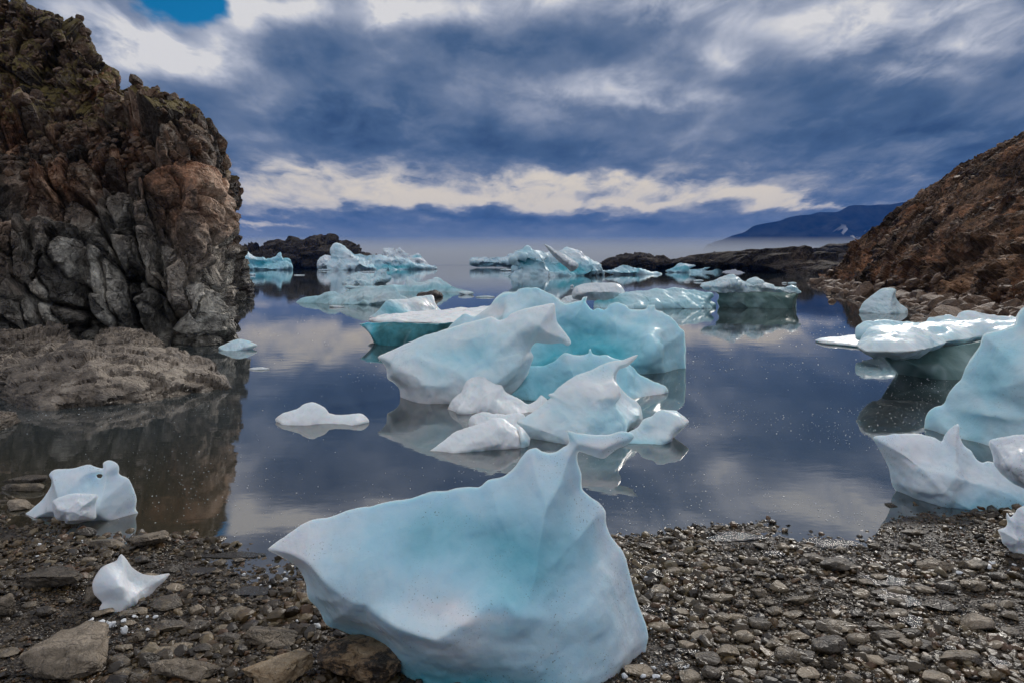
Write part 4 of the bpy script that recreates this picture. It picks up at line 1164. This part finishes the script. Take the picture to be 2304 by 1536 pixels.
# ------------------------------------------------------------------ ice: the group at the beach end
im = thing('ice_shelf', on_level(2080, 848))
tag(im, 'broad snowy-topped ice shelf with dark green undercut and long flat tongue', 'ice shelf')
make('snow_top', M_ICE_MID, C8([(295, 322), (320, 290), (350, 272), (430, 262), (600, 250), (800, 225), (1000, 215), (1250, 210), (1500, 215), (1500, 290), (1200, 300), (960, 270), (860, 285), (780, 300), (700, 325), (620, 345), (550, 352), (450, 352), (380, 352), (320, 342)]), None, .15, level=.66, rad=.3, crag=.25, seed=92, res=150, amp=1.2, parent=im, tint0=.14)
make('ice_tongue', M_ICE_MID, C8([(80, 292), (140, 280), (200, 275), (280, 270), (360, 268), (420, 300), (360, 330), (290, 322), (200, 312), (120, 304)]), None, .035, level=.06, rad=.1, seed=192, res=70, amp=.8, parent=im, tint0=.05)
make('ice_ridge', M_ICE_MID, C8([(335, 300), (350, 240), (400, 205), (470, 195), (560, 195), (720, 205), (760, 180), (870, 170), (905, 180), (930, 155), (990, 145), (1060, 155), (1130, 180), (1300, 190), (1500, 200), (1500, 330), (900, 330), (500, 320)]), ((1960, 800), (2300, 790)), .35, push=1.2, rad=.3, lean=.5, seed=93, crag=.3, res=120, amp=.9, parent=im, tint0=.14, tints=[(2000, 735, 60, 20, .1), (2220, 715, 60, 14, -.12)])
make('ice_flank', M_ICE_DENSE_SHADED, C8([(330, 330), (380, 318), (600, 312), (900, 270), (1500, 280), (1500, 560), (900, 560), (450, 560), (405, 510), (420, 450), (375, 390), (345, 350)]), ((1985, 848), (2180, 848)), .7, push=1.0, rad=.5, lean=-.35, seed=94, res=120, amp=.8, parent=im, tint0=.66, tints=[(2110, 810, 22, 30, -.3), (1980, 815, 14, 22, -.5), (2180, 760, 40, 20, -.1)])
ice('iceberg', 'tall smooth blue iceberg cut by the picture edge behind the boat-shaped block', C8([(1800, 60), (1500, 60), (1300, 90), (1215, 110), (1170, 132), (1140, 170), (1130, 215), (1050, 250), (960, 270), (940, 330), (900, 390), (870, 450), (850, 510), (800, 570), (755, 640), (700, 660), (665, 690), (650, 740), (655, 800), (680, 900), (760, 960), (1200, 1000), (1800, 1000)]),
    ((2085, 1000), (2300, 1025)), .75, push=.8, rad=.6, lean=.12, seed=95, res=130, amp=.5, tint0=.20, cat='iceberg', tints=[(2230, 840, 70, 70, .18), (2180, 950, 60, 40, .06), (2140, 1000, 40, 40, -.08)], feats=[(2200, 920, 100, 10, .05)], ledges=[([(2080, 925), (2140, 910), (2200, 905), (2300, 905)], .07, 60, 5)])
ice('stranded_ice_block', 'boat-shaped pale ice block with a shark-fin spike grounded at the water edge', C8([(392, 806), (440, 796), (520, 788), (640, 790), (700, 805), (745, 825), (770, 790), (800, 760), (836, 738), (838, 800), (860, 840), (900, 875), (930, 920), (960, 938), (1000, 935), (1060, 960), (1200, 1000), (1500, 1040), (1500, 1240), (1173, 1235), (1060, 1215), (900, 1195), (750, 1168), (640, 1152), (560, 1122), (510, 1092), (482, 1040), (470, 970), (440, 900), (415, 850)]),
    ((2030, 1135), (2290, 1162)), .33, push=.9, rad=.3, lean=.05, mat=M_ICE_NEAR, seed=96, res=140, amp=.55, tint0=.06, tints=[(2180, 1120, 130, 30, .32), (2060, 1000, 60, 30, -.08), (2150, 985, 14, 14, -.3), (2120, 1050, 30, 60, .06)], feats=[(2040, 985, 60, 14, .05), (2160, 1040, 30, 40, -.05)])
ice('ice_chunk', 'white overhanging ice chunk resting against the boat-shaped block', C8([(978, 826), (1030, 806), (1100, 795), (1200, 790), (1500, 780), (1500, 1120), (1250, 1100), (1173, 1066), (1110, 1042), (1060, 1000), (1010, 940), (998, 890)]), ((2240, 1165), (2304, 1180)), .26, push=.1, rad=.2, lean=.15, mat=M_ICE_NEAR, seed=97, res=80, amp=.8, tint0=-.08, cat='ice chunk', tints=[(2270, 1085, 60, 10, .25)])
ice('ice_fragment', 'ragged lilac ice fragment with small spikes on dry pebbles', C8([(1035, 1282), (1080, 1262), (1084, 1195), (1100, 1216), (1128, 1198), (1140, 1172), (1200, 1150), (1400, 1150), (1450, 1300), (1400, 1450), (1250, 1465), (1140, 1450), (1105, 1405), (1085, 1370), (1060, 1350), (1048, 1312)]), ((2270, 1268), (2330, 1272)), .15, zb=.03, push=.7, rad=.12, mat=M_ICE_NEAR, seed=98, res=90, amp=1.0, tint0=-.06, cat='ice fragment', feats=[(2285, 1190, 8, 40, -.03), (2270, 1220, 8, 30, .03)])
# small floaters
ice('ice_floe', 'small flat white floe with a raised knob alone on dark water', [(606, 951), (620, 938), (650, 930), (668, 918), (690, 915), (715, 925), (730, 938), (770, 940), (805, 940), (823, 956), (780, 970), (720, 977), (640, 972)], ((615, 962), (815, 964)), .16, push=.8, lean=.5, rad=.12, seed=99, res=80, amp=.6, tint0=-.15, cat='ice floe')
ice('ice_floe', 'glassy green-tinged floe drifting by the cliff waterline', C2([(1815, 312), (1870, 280), (1950, 245), (2010, 240), (2080, 260), (2145, 292), (2060, 340), (1960, 380), (1870, 365)]), ((495, 792), (570, 790)), .35, push=.8, lean=.3, seed=100, res=60, amp=.6, tint0=.16, cat='ice floe')

bits = [(1345, 1, 0, 0)]
small = [
    ('thin sliver of melted ice lying flat below the green-tinged floe', 583, 829, 26, 6), ('snow-capped bergy bit just ahead of the flat-topped iceberg', 1141, 608, 16, 5), ('pointed bit of ice before the winged iceberg', 1545, 634, 8, 3),
    ('leaf-shaped bit of ice between winged and mushroom icebergs', 1571, 632, 12, 5), ('thin white ice strip under the long dark island', 1743, 612, 13, 3), ('small stepped ice bit beside the mushroom cap', 1783, 638, 11, 6),
    ('little ice bit drifting next to the stepped bit', 1765, 637, 6, 3), ('tiny white ice cube afloat before the curled turquoise iceberg', 569, 618, 7, 5), ('low ice strip at the foot of the small dark island', 673, 619, 13, 2), ('flat white pan off the arched iceberg shoulder', 1090, 668, 22, 4),
    ('pale flake of ice on the water left of the craggy iceberg', 1048, 660, 18, 9), ('slender bit of ice behind the knobbly growler', 828, 612, 18, 3), ('blocky white ice scrap between island and peaked iceberg', 706, 602, 16, 5), ('green-blue ice sheet fragment below the blocky scrap', 729, 608, 14, 3),
    ('small upright shard by the craggy iceberg reflection', 1287, 644, 4, 5), ('white flake close to the dark humps', 757, 690, 18, 5)]
for k, (lb, px, py, w, h) in enumerate(small):
    rng = np.random.RandomState(300 + k)
    n = 9
    a = np.linspace(0, 2 * math.pi, n, endpoint=False)
    ol = [(px + w * math.cos(t) * (0.8 + .3 * rng.rand()), py - h * 0.6 * math.sin(t) * (0.6 + .6 * rng.rand())) for t in a]
    dist = H * F / (py + h * .4 - HY)
    ice('bergy_bit', lb.replace(' left of', ' near'), ol, ((px - w, py + h * .4), (px + w, py + h * .4)), max(0.04, w * .5 / F * dist), push=.5, mat=MF if dist < 45 else M_ICE_FAR, seed=300 + k, res=28, amp=.7, tint0=-.05 + .2 * rng.rand(), cat='ice bit', group='bits of ice adrift in the bay')

# ------------------------------------------------------------------ stones
def ico(sub):
    import bmesh
    bm = bmesh.new()
    bmesh.ops.create_icosphere(bm, subdivisions=sub, radius=1)
    v = np.array([q.co[:] for q in bm.verts])
    f = np.array([[q.index for q in fc.verts] for fc in bm.faces])
    bm.free()
    return v, f


ICO = {s: ico(s) for s in (1, 2, 3, 4)}


def stone_shape(sub, seed, cuts=9, rough=0.04, flat=1.0):
    """a unit stone: a ball cut by random planes, roughened"""
    rng = np.random.RandomState(seed)
    v = ICO[sub][0].copy()
    v += v * (fbm(v, 1.1, 2, seed) * 0.16)[:, None]
    for _ in range(cuts):
        n = rng.normal(size=3)
        n[2] *= flat
        n /= np.linalg.norm(n)
        h = rng.uniform(0.5, 0.86)
        e = v @ n - h
        v -= np.where(e > 0, e * 0.92, 0)[:, None] * n
    nn = v / np.linalg.norm(v, axis=1, keepdims=True)
    if rough:
        v += nn * (fbm(v, 4.5, 4, seed + 3) * rough + facet(v, 2.2, seed, .3, .3) * rough * 2.0)[:, None]
    v /= np.abs(v).max(0)
    return v


def put_stone(name, label, px, py, w, h, group=None, mat=None, sub=4, seed=1, cat='stone', cuts=9, rough=.04, ang=None):
    """px, py = middle of the stone in the picture, w, h = its size there; it lies on the ground there"""
    rng = np.random.RandomState(seed)
    P = ray_ground(px, py + h * 0.42)
    D = P[1]
    W = w / F * D
    hh = h / F * D
    dep = min(0.8 * W, hh * 1.3)
    ht = max(0.28 * W * 0.8, (hh - 0.40 * dep) / 0.88)
    v = stone_shape(sub, seed, cuts, rough) * np.array((W / 2, dep / 2, ht / 2)) * 1.04
    a = rng.uniform(-.12, .12) if ang is None else ang
    c, s = math.cos(a), math.sin(a)
    v = np.stack([v[:, 0] * c - v[:, 2] * s, v[:, 1], v[:, 0] * s + v[:, 2] * c], 1)
    me = mesh_from(name, v, ICO[sub][1], True)
    if hasattr(me, 'set_sharp_from_angle'):
        me.set_sharp_from_angle(angle=R(38))
    o = link(name, me, mat or M_STONE, loc=(P[0], D + dep * 0.42, P[2] + ht / 2 * 0.72))
    return tag(o, label, cat, group)


def S3(x, y, w, h):
    return (x / 2.977, 1020 + y / 2.977, w / 2.977, h / 2.977)


def S10(x, y, w, h):
    return (1350 + x / 2.415, 1100 + y / 2.415, w / 2.415, h / 2.415)


def S9(x, y, w, h):
    return (560 + x / 2.451, 980 + y / 2.451, w / 2.451, h / 2.451)


named = [
    ('boulder', 'broad brown boulder with flat top lying across the pebbles below the bear-shaped block', S3(250, 830, 470, 240)),
    ('boulder', 'biggest pitted boulder on the beach with a sloping shadowed face', S3(400, 1330, 640, 440)),
    ('boulder', 'long flat-topped tan boulder below the lilac fragment at the frame bottom', S3(1240, 1480, 540, 150)),
    ('boulder', 'dark knuckled boulder beside the largest ice block', S3(1790, 1225, 370, 170)),
    ('boulder', 'rounded boulder with a pale vein at the water edge', S3(960, 560, 260, 180)),
    ('stone', 'wedge stone standing beneath the small squarish ice lump', S3(535, 525, 150, 120)),
    ('stone', 'upright brown stone propping the small squarish lump', S3(675, 430, 80, 120)),
    ('stone', 'long flat brown stone between wedge stone and veined boulder', S3(690, 605, 290, 80)),
    ('stone', 'brown chisel-edged stone under the tip of the four-cornered fragment', S3(1090, 1000, 230, 130)),
    ('stone', 'dark rounded stone half under the four-cornered ice fragment', S3(600, 945, 190, 160)),
    ('stone', 'smooth triangular grey stone near the knuckled boulder', S3(1560, 1070, 220, 110)),
    ('stone', 'reddish cube-like stone above the long flat-topped boulder', S3(955, 1395, 160, 150)),
    ('stone', 'small oval speckled stone left of the dark flat stone', S3(920, 1230, 90, 90)),
    ('stone', 'dark flat stone with straight top between fragment and reddish cube', S3(1110, 1155, 260, 110)),
    ('stone', 'rounded dark stone upslope of the chisel-edged stone', S3(1300, 1045, 130, 100)),
    ('boulder', 'smooth domed boulder at the picture border below the broad brown boulder', S3(5, 1030, 150, 200)),
    ('rock_slab', 'narrow slate slab reaching into the shallow water', S3(130, 185, 330, 70)),
    ('rock_slab', 'second slate slab just below the narrow one', S3(150, 240, 320, 60)),
    ('boulder', 'wet humped rock with white-edged top by the bear-shaped block', S3(80, 345, 200, 110)),
    ('stone', 'small round pale stone in the water by the slate slabs', S3(222, 125, 62, 42)),
    ('boulder', 'mottled ochre boulder pressing against the foot of the largest ice block', S9(560, 1260, 560, 330)),
    ('boulder', 'split brown slab in front of the mottled ochre boulder', S9(130, 1290, 420, 230)),
    ('stone', 'broad flat-topped stone in the middle of the open pebbles', S10(1345, 415, 250, 120)),
    ('stone', 'angular flat stone just behind the broad flat-topped one', S10(1180, 370, 130, 60)),
    ('stone', 'wide low brown stone near the wet glinting trickle', S10(1850, 410, 210, 95)),
    ('stone', 'yellow-brown blocky stone below the ragged lilac fragment', S10(2055, 405, 150, 85)),
    ('stone', 'dark bluish square stone under the yellow-brown block', S10(2060, 525, 140, 100)),
    ('stone', 'rust-brown cube stone with rounded corners at the beach end', S10(2080, 730, 195, 125)),
    ('stone', 'smooth grey wedge across the trickle from the cube stone', S10(1850, 630, 195, 85)),
    ('stone', 'small tan cube next to the rust-brown cube', S10(1940, 710, 80, 64)),
    ('stone', 'small round tan pebble-stone beside the tan cube', S10(1790, 718, 72, 46)),
    ('stone', 'long grey plank-like stone above the L-shaped one', S10(1310, 745, 230, 90)),
    ('stone', 'dark grey L-shaped stone in the low middle of the beach', S10(1275, 850, 190, 140)),
    ('stone', 'pale flat-faced grey stone right beside the plank-like one', S10(1580, 800, 190, 75)),
    ('stone', 'dark pyramid stone behind the pale flat-faced one', S10(1530, 745, 150, 80)),
    ('stone', 'big smooth grey flat stone at the lower beach end', S10(2000, 920, 270, 100)),
    ('stone', 'grey triangular stone with a lit edge by the big flat one', S10(1700, 845, 115, 70)),
    ('stone', 'pinkish grey rounded stone between gravel and L-shaped stone', S10(965, 845, 120, 80)),
    ('stone', 'sloping brown stone behind the pinkish grey one', S10(1080, 795, 130, 80)),
    ('stone', 'grey pentagonal stone touching the brown silt patch', S10(1260, 945, 95, 85)),
    ('stone', 'flat dark stone at the lower corner of the beach', S10(2140, 1005, 160, 70)),
    ('stone', 'lumpy pale stone near the bottom frame below the pentagon', S10(1160, 1005, 140, 75)),
    ('stone', 'round dark stone left of the lumpy pale stone', S10(910, 1010, 90, 70)),
    ('stone', 'yellow flat stone in the brown silt patch', S10(1620, 930, 125, 60)),
    ('stone', 'long tan slab beside the right flank of the largest ice block', S10(640, 590, 200, 75)),
    ('stone', 'grey diamond-shaped stone in the upper pebble field', S10(565, 415, 95, 64)),
    ('stone', 'tan split stone by the top corner of the largest ice block', S10(275, 315, 108, 64)),
    ('stone', 'flat orange-tan stone at the waterline by the largest ice block', S10(360, 275, 135, 38)),
    ('stone', 'flat reddish stone under the tan split stone', S10(270, 430, 95, 38)),
    ('stone', 'angular tan shard on the gravel beside the tan slab', S10(465, 550, 72, 58)),
    ('stone', 'olive flat stone in the fine gravel', S10(545, 750, 118, 44)),
    ('stone', 'black lump stone beside the grey twin stones', S10(870, 560, 88, 72)),
    ('stone', 'grey twin-peaked stone in the middle beach', S10(985, 530, 105, 76)),
    ('stone', 'flat-bottomed brown arch stone near the twin-peaked one', S10(1110, 600, 180, 64)),
    ('stone', 'small brown wedge next to the arch stone', S10(920, 610, 100, 60)),
    ('stone', 'dark flat stone at the lower right foot of the largest ice block', S10(215, 990, 155, 80)),
    ('stone', 'tan oval stone against the lower ice flank', S10(385, 860, 78, 48)),
    ('stone', 'brown block in the upper row of stones', S10(840, 390, 110, 60)),
    ('stone', 'dark squat stone in front of the brown block', S10(880, 460, 100, 56)),
    ('stone', 'low shadowed stone near the boat-shaped block', S10(1710, 230, 145, 48)),
    ('stone', 'single dark stone awash beside the largest ice block', S10(290, 148, 84, 40)),
    ('stone', 'dark stone awash before the boat-shaped ice block', S10(1478, 60, 85, 36)),
    ('stone', 'flat brown stone awash, touching the boat-shaped block', S10(1570, 48, 90, 30)),
    ('stone', 'wet black stone at the tip of the shingle spit', S10(1592, 92, 90, 60)),
    ('stone', 'tan stone at the gravel edge below the ragged fragment', S10(1320, 570, 90, 50)),
]
for k, (nm, lb, (px, py, w, h)) in enumerate(named):
    put_stone(nm, lb.replace(' left of', ' by').replace(' right beside', ' beside').replace('lower right foot', 'lower foot').replace('the right flank', 'the flank'), px, py, w, h, seed=500 + k, mat=M_OCHRE if 'ochre' in lb else M_TAN if (nm == 'boulder' or k % 3 == 0) else None, cat='boulder' if nm == 'boulder' else 'stone', rough=.075 if nm == 'boulder' else .035, cuts=11)

NAMED_P = [(px, py, w, h) for _, _, (px, py, w, h) in named]


def cobbles(count=150):
    rng = np.random.RandomState(77)
    words = ['dull brown', 'olive grey', 'dark wet', 'tan', 'slate grey']
    done = 0
    while done < count:
        px, py = rng.uniform(0, 2304), rng.uniform(1215, 1530)
        if 560 < px < 1480 and py > 1215:
            continue
        if py < (1255 if px < 1480 else 1225):
            continue
        if any(abs(px - a) < b * .5 + 14 and abs(py - c) < d * .5 + 10 for a, c, b, d in NAMED_P):
            continue
        s = rng.uniform(22, 60) * (0.55 + 0.6 * (py - 1200) / 330)
        put_stone('cobble', 'palm-sized flat brown cobble, one of many between the larger beach stones', px, py, s, s * rng.uniform(.45, .75), group='cobbles between the beach stones', sub=3, seed=900 + done, cuts=8, rough=.02, cat='cobble')
        NAMED_P.append((px, py, s * .8, s * .5))
        done += 1


cobbles()


def scatter(name, P, size, shapes, mat, seed, flat=(0.35, 0.7), tilt=0.3, smooth=False, rnd=None, kind='stuff', embed=.25):
    """many small stones realised as one mesh"""
    rng = np.random.RandomState(seed)
    V, Fc, A = [], [], []
    off = 0
    n = len(P)
    which = rng.randint(0, len(shapes), n)
    for w, (sv_, sf_) in enumerate(shapes):
        idx = np.where(which == w)[0]
        if not len(idx):
            continue
        m = len(idx)
        sx = size[idx] * rng.uniform(.75, 1.25, m)
        sy = size[idx] * rng.uniform(.55, 1.0, m)
        sz = size[idx] * rng.uniform(flat[0], flat[1], m)
        v = sv_[None] * np.stack([sx, sy, sz], 1)[:, None] * 0.5
        a = rng.uniform(0, 2 * np.pi, m)
        t = rng.normal(0, tilt, m)
        ct, st_ = np.cos(t)[:, None], np.sin(t)[:, None]
        x, y, z = v[..., 0], v[..., 1], v[..., 2]
        x, z = x * ct - z * st_, x * st_ + z * ct
        ca, sa = np.cos(a)[:, None], np.sin(a)[:, None]
        x, y = x * ca - y * sa, x * sa + y * ca
        q = np.stack([x, y, z], -1) + P[idx][:, None]
        q[..., 2] += (sz * (0.5 - embed))[:, None]
        V.append(q.reshape(-1, 3))
        k = len(sv_)
        Fc.append((sf_[None] + (off + np.arange(m) * k)[:, None, None]).reshape(-1, 3))
        A.append(np.repeat((rnd if rnd is not None else rng.rand(n))[idx], k))
        off += m * k
    me = mesh_from(name, np.vstack(V), np.vstack(Fc), smooth, {'rnd': np.concatenate(A)})
    return tag(link(name, me, mat), kind=kind)


PUDDLES = [S10(745, 272, 240, 46), S10(1260, 312, 190, 44), S10(950, 362, 110, 30), S10(1560, 500, 240, 60), S10(1600, 600, 170, 80), S10(1690, 720, 90, 90), S10(290, 660, 80, 40), S10(470, 888, 90, 24), S10(2170, 960, 70, 70),
           S3(1690, 935, 200, 60), S3(1340, 800, 130, 50), S3(1560, 690, 330, 40), S10(1900, 560, 90, 40), S10(440, 960, 40, 60)]
PUD = []


def puddles():
    m, T, p = new_mat('puddle_water')
    p.inputs['Base Color'].default_value = (.02, .016, .012, 1)
    p.inputs['Roughness'].default_value = .1
    p.inputs['IOR'].default_value = 1.7
    pos = T.n('ShaderNodeNewGeometry').outputs['Position']
    T.put(p.inputs['Normal'], T.bump(T.noise(pos, 75, 3, 0.6), 0.9, 0.012))
    for k, (px, py, w, h) in enumerate(PUDDLES):
        P = ray_ground(px, py)
        rx = w / 2 / F * P[1] * 1.35
        ry = (on_level(px, py - h / 2, P[2])[1] - on_level(px, py + h / 2, P[2])[1]) / 2
        a = np.linspace(0, 2 * np.pi, 72, endpoint=False)
        q = np.stack([np.cos(a), np.sin(a), a * 0 + k * 3.3], 1)
        r = 1 + .35 * fbm(q, 1.2, 4, 60 + k)
        ring = np.stack([rx * r * np.cos(a), ry * r * np.sin(a), 0 * a], 1)
        v = np.vstack([[[0, 0, 0]], ring])
        f = np.stack([np.zeros(72, int), 1 + np.arange(72), 1 + (np.arange(72) + 1) % 72], 1)
        g = ground_z(P[0] + ring[:, 0], P[1] + ring[:, 1])
        z = float(np.percentile(g, 70)) + .009
        tag(link('puddle', mesh_from('puddle', v, f, False), m, loc=(P[0], P[1], z)), kind='structure')
        PUD.append((P[0], P[1], rx, ry))


puddles()


def pebbles():
    rng = np.random.RandomState(5)
    n = 52000
    y = rng.uniform(2.2, 4.9, n)
    x = rng.uniform(-.76, .76, n) * y * 1.05
    d = shore_y(x) - y
    keep = (d > -0.12) & (rng.rand(n) < np.clip(1 + d * 4.2, 0.04, 1))
    for a_, b_, c_, d_ in PUD:
        keep &= ~((((x - a_) / c_) ** 2 + ((y - b_) / d_) ** 2 < .85) & (rng.rand(n) < .8))
    x, y, d = x[keep], y[keep], d[keep]
    z = ground_z(x, y)
    P = np.stack([x, y, z], 1)
    size = np.exp(rng.normal(np.log(0.0165), 0.58, len(x))).clip(.007, .07)
    patch = fbm(P * np.array((1, 1, 0)), 2.2, 2, 44)
    size *= np.clip(1 + patch * .5, .5, 1.6)
    sh1 = [(stone_shape(2, 700 + k, 8, .02), ICO[2][1]) for k in range(14)]
    big = size > 0.026
    rn = np.clip(rng.rand(len(x)) + patch * .1, 0, 1)
    M = pebble_mat(rough=.30, mul=.58)
    sh0 = [(stone_shape(1, 730 + k, 6, 0), ICO[1][1]) for k in range(12)]
    scatter('pebbles', P[big], size[big], sh1, M, 6, rnd=rn[big])
    scatter('gravel', P[~big], size[~big], sh0, M, 7, rnd=rn[~big])


pebbles()


def rubble():
    """broken stone lying on the hill and at its foot, and on the cliff ledges"""
    rng = np.random.RandomState(8)
    M = rock_mat('rubble_rock', [(0.0, (0.03, 0.019, 0.012)), (0.4, (0.11, 0.064, 0.038)), (0.75, (0.19, 0.115, 0.068)), (1.0, (0.40, 0.31, 0.22))], 0.9, 0.65, .8)
    sh = [(stone_shape(2, 800 + k, 9, .04), ICO[2][1]) for k in range(10)]
    nr, nc, _ = HL_V.shape
    n = 4600
    r = (rng.rand(n) ** 1.5 * (nr * .86)).astype(int)
    c = (rng.rand(n) * nc * .74).astype(int)
    P = HL_V[r, c]
    size = np.exp(rng.normal(np.log(.11), .55, n)).clip(.05, .6)
    low = P[:, 2] < 1.1
    size[low] *= 1.7
    a = scatter('scree', P, size, sh, M, 9, flat=(.5, .9), tilt=.5, embed=.3)
    # rubble shore in front of the hill
    n = 1500
    t = rng.rand(n) ** 1.2
    E0, E1 = np.array((13.4, 12.0)), np.array(((1858 - CX) / F * 62, 62.0))
    base = E0 + (E1 - E0) * t[:, None]
    o = np.abs(rng.normal(0, 1, n)) * (0.5 + 1.6 * (1 - t))
    nrm = np.array((-(E1 - E0)[1], (E1 - E0)[0]))
    nrm = nrm / np.linalg.norm(nrm)
    P = np.stack([base[:, 0] + nrm[0] * o, base[:, 1] + nrm[1] * o, -0.1 + rng.rand(n) * .12 - o * .03], 1)
    qx = CX + P[:, 0] / P[:, 1] * F
    P = P[~((qx > 1915) & (qx < 2065) & (P[:, 1] < 27))]
    size = np.exp(rng.normal(np.log(.38), .5, len(P))).clip(.12, 1.2)
    scatter('shore_rubble', P, size, sh, M, 10, flat=(.45, .8), tilt=.4, embed=.3)
    nr, nc, _ = CL_V.shape
    n = 2600
    r = rng.randint(int(nr * .40), int(nr * .93), n)
    c = rng.randint(int(nc * .12), int(nc * .68), n)
    up = CL_N[r, c][:, 2]
    k = (rng.rand(n) < np.clip((up - .15) * 2.2, 0.05, 1)) & (rng.rand(n) < .45)
    P = CL_V[r, c][k]
    size = np.exp(rng.normal(np.log(.12), .5, len(P))).clip(.05, .5)
    scatter('cliff_rubble', P, size, sh, M, 11, flat=(.5, .9), tilt=.5, embed=.3)


rubble()


def crumbs():
    """white crumbs of ice and froth drifting on the water"""
    rng = np.random.RandomState(12)
    m, T, p = new_mat('ice_crumb')
    p.inputs['Base Color'].default_value = (.75, .78, .8, 1)
    p.inputs['Roughness'].default_value = .35
    n = 30000
    py = 700 + 520 * rng.rand(n) ** .8
    px = rng.uniform(-100, 2400, n)
    D = H * F / (py - HY)
    x, y = (px - CX) / F * D, D
    q = np.stack([x, y, 0 * x], 1)
    dens = np.clip(.12 + fbm(q, .55, 4, 5) * 1.5, 0.02, 1.2)
    dens += np.exp(-((px - 420) / 170) ** 2 - ((py - 1080) / 90) ** 2) * .5 + np.exp(-((px - 2080) / 120) ** 2 - ((py - 900) / 50) ** 2) + np.exp(-((px - 1850) / 120) ** 2 - ((py - 760) / 60) ** 2) * .6
    keep = (rng.rand(n) < dens * .42) & (shore_y(x) - y < -.1)
    x, y = x[keep], y[keep]
    size = np.exp(rng.normal(np.log(.0055), .5, len(x))).clip(.003, .013) * np.clip(y / 7, .8, 2.2)
    sh = [(stone_shape(1, 850 + k, 4, 0), ICO[1][1]) for k in range(5)]
    cp, cs = [], []
    for (px, py, sp) in [(620, 1290, 50), (700, 1400, 60), (1470, 1490, 60), (1455, 1400, 40), (300, 1390, 60), (230, 1400, 30), (2240, 1270, 60), (150, 1200, 90), (2200, 1185, 120), (1440, 1290, 40)]:
        for _ in range(16):
            Q = ray_ground(px + rng.normal() * sp, min(1530, py + abs(rng.normal()) * sp * .4))
            cp.append(Q + np.array((0, 0, .012)))
            cs.append(min(.04, math.exp(rng.normal() * .6 + math.log(.012))))
    scatter('ice_chips', np.array(cp), np.array(cs), [(stone_shape(2, 870 + k, 8, .03), ICO[2][1]) for k in range(5)], m, 15, flat=(.4, .8), tilt=.4, embed=.2)
    scatter('ice_crumbs', np.stack([x, y, 0 * x + .001], 1), size, sh, m, 13, flat=(.3, .6), tilt=.1, embed=.35)


crumbs()


# ------------------------------------------------------------------ air
def box(name, lo, hi, mat, kind='stuff'):
    lo, hi = np.array(lo, float), np.array(hi, float)
    v = np.array([(x, y, z) for x in (0, 1) for y in (0, 1) for z in (0, 1)]) * (hi - lo) + lo
    f = [(0, 1, 3, 2), (4, 6, 7, 5), (0, 4, 5, 1), (2, 3, 7, 6), (0, 2, 6, 4), (1, 5, 7, 3)]
    o = link(name, mesh_from(name, v, f, False), mat)
    return tag(o, kind=kind)


def vol_mat(name, col, dens, aniso=0.0):
    m = bpy.data.materials.new(name)
    m.use_nodes = True
    t = m.node_tree
    t.nodes.clear()
    T = NT(t)
    out = T.n('ShaderNodeOutputMaterial')
    v = T.n('ShaderNodeVolumePrincipled')
    v.inputs['Color'].default_value = (*col, 1)
    v.inputs['Density'].default_value = dens
    v.inputs['Anisotropy'].default_value = aniso
    t.links.new(v.outputs[0], out.inputs['Volume'])
    return m


box('haze', (-4400, -700, -12), (4400, 4200, 275), vol_mat('haze_air', (0.06, 0.27, 0.95), 0.00011))
box('fog', (-2500, 900, 0.5), (4200, 2400, 37), vol_mat('fog_bank', (0.86, 0.92, 0.99), 0.0026))
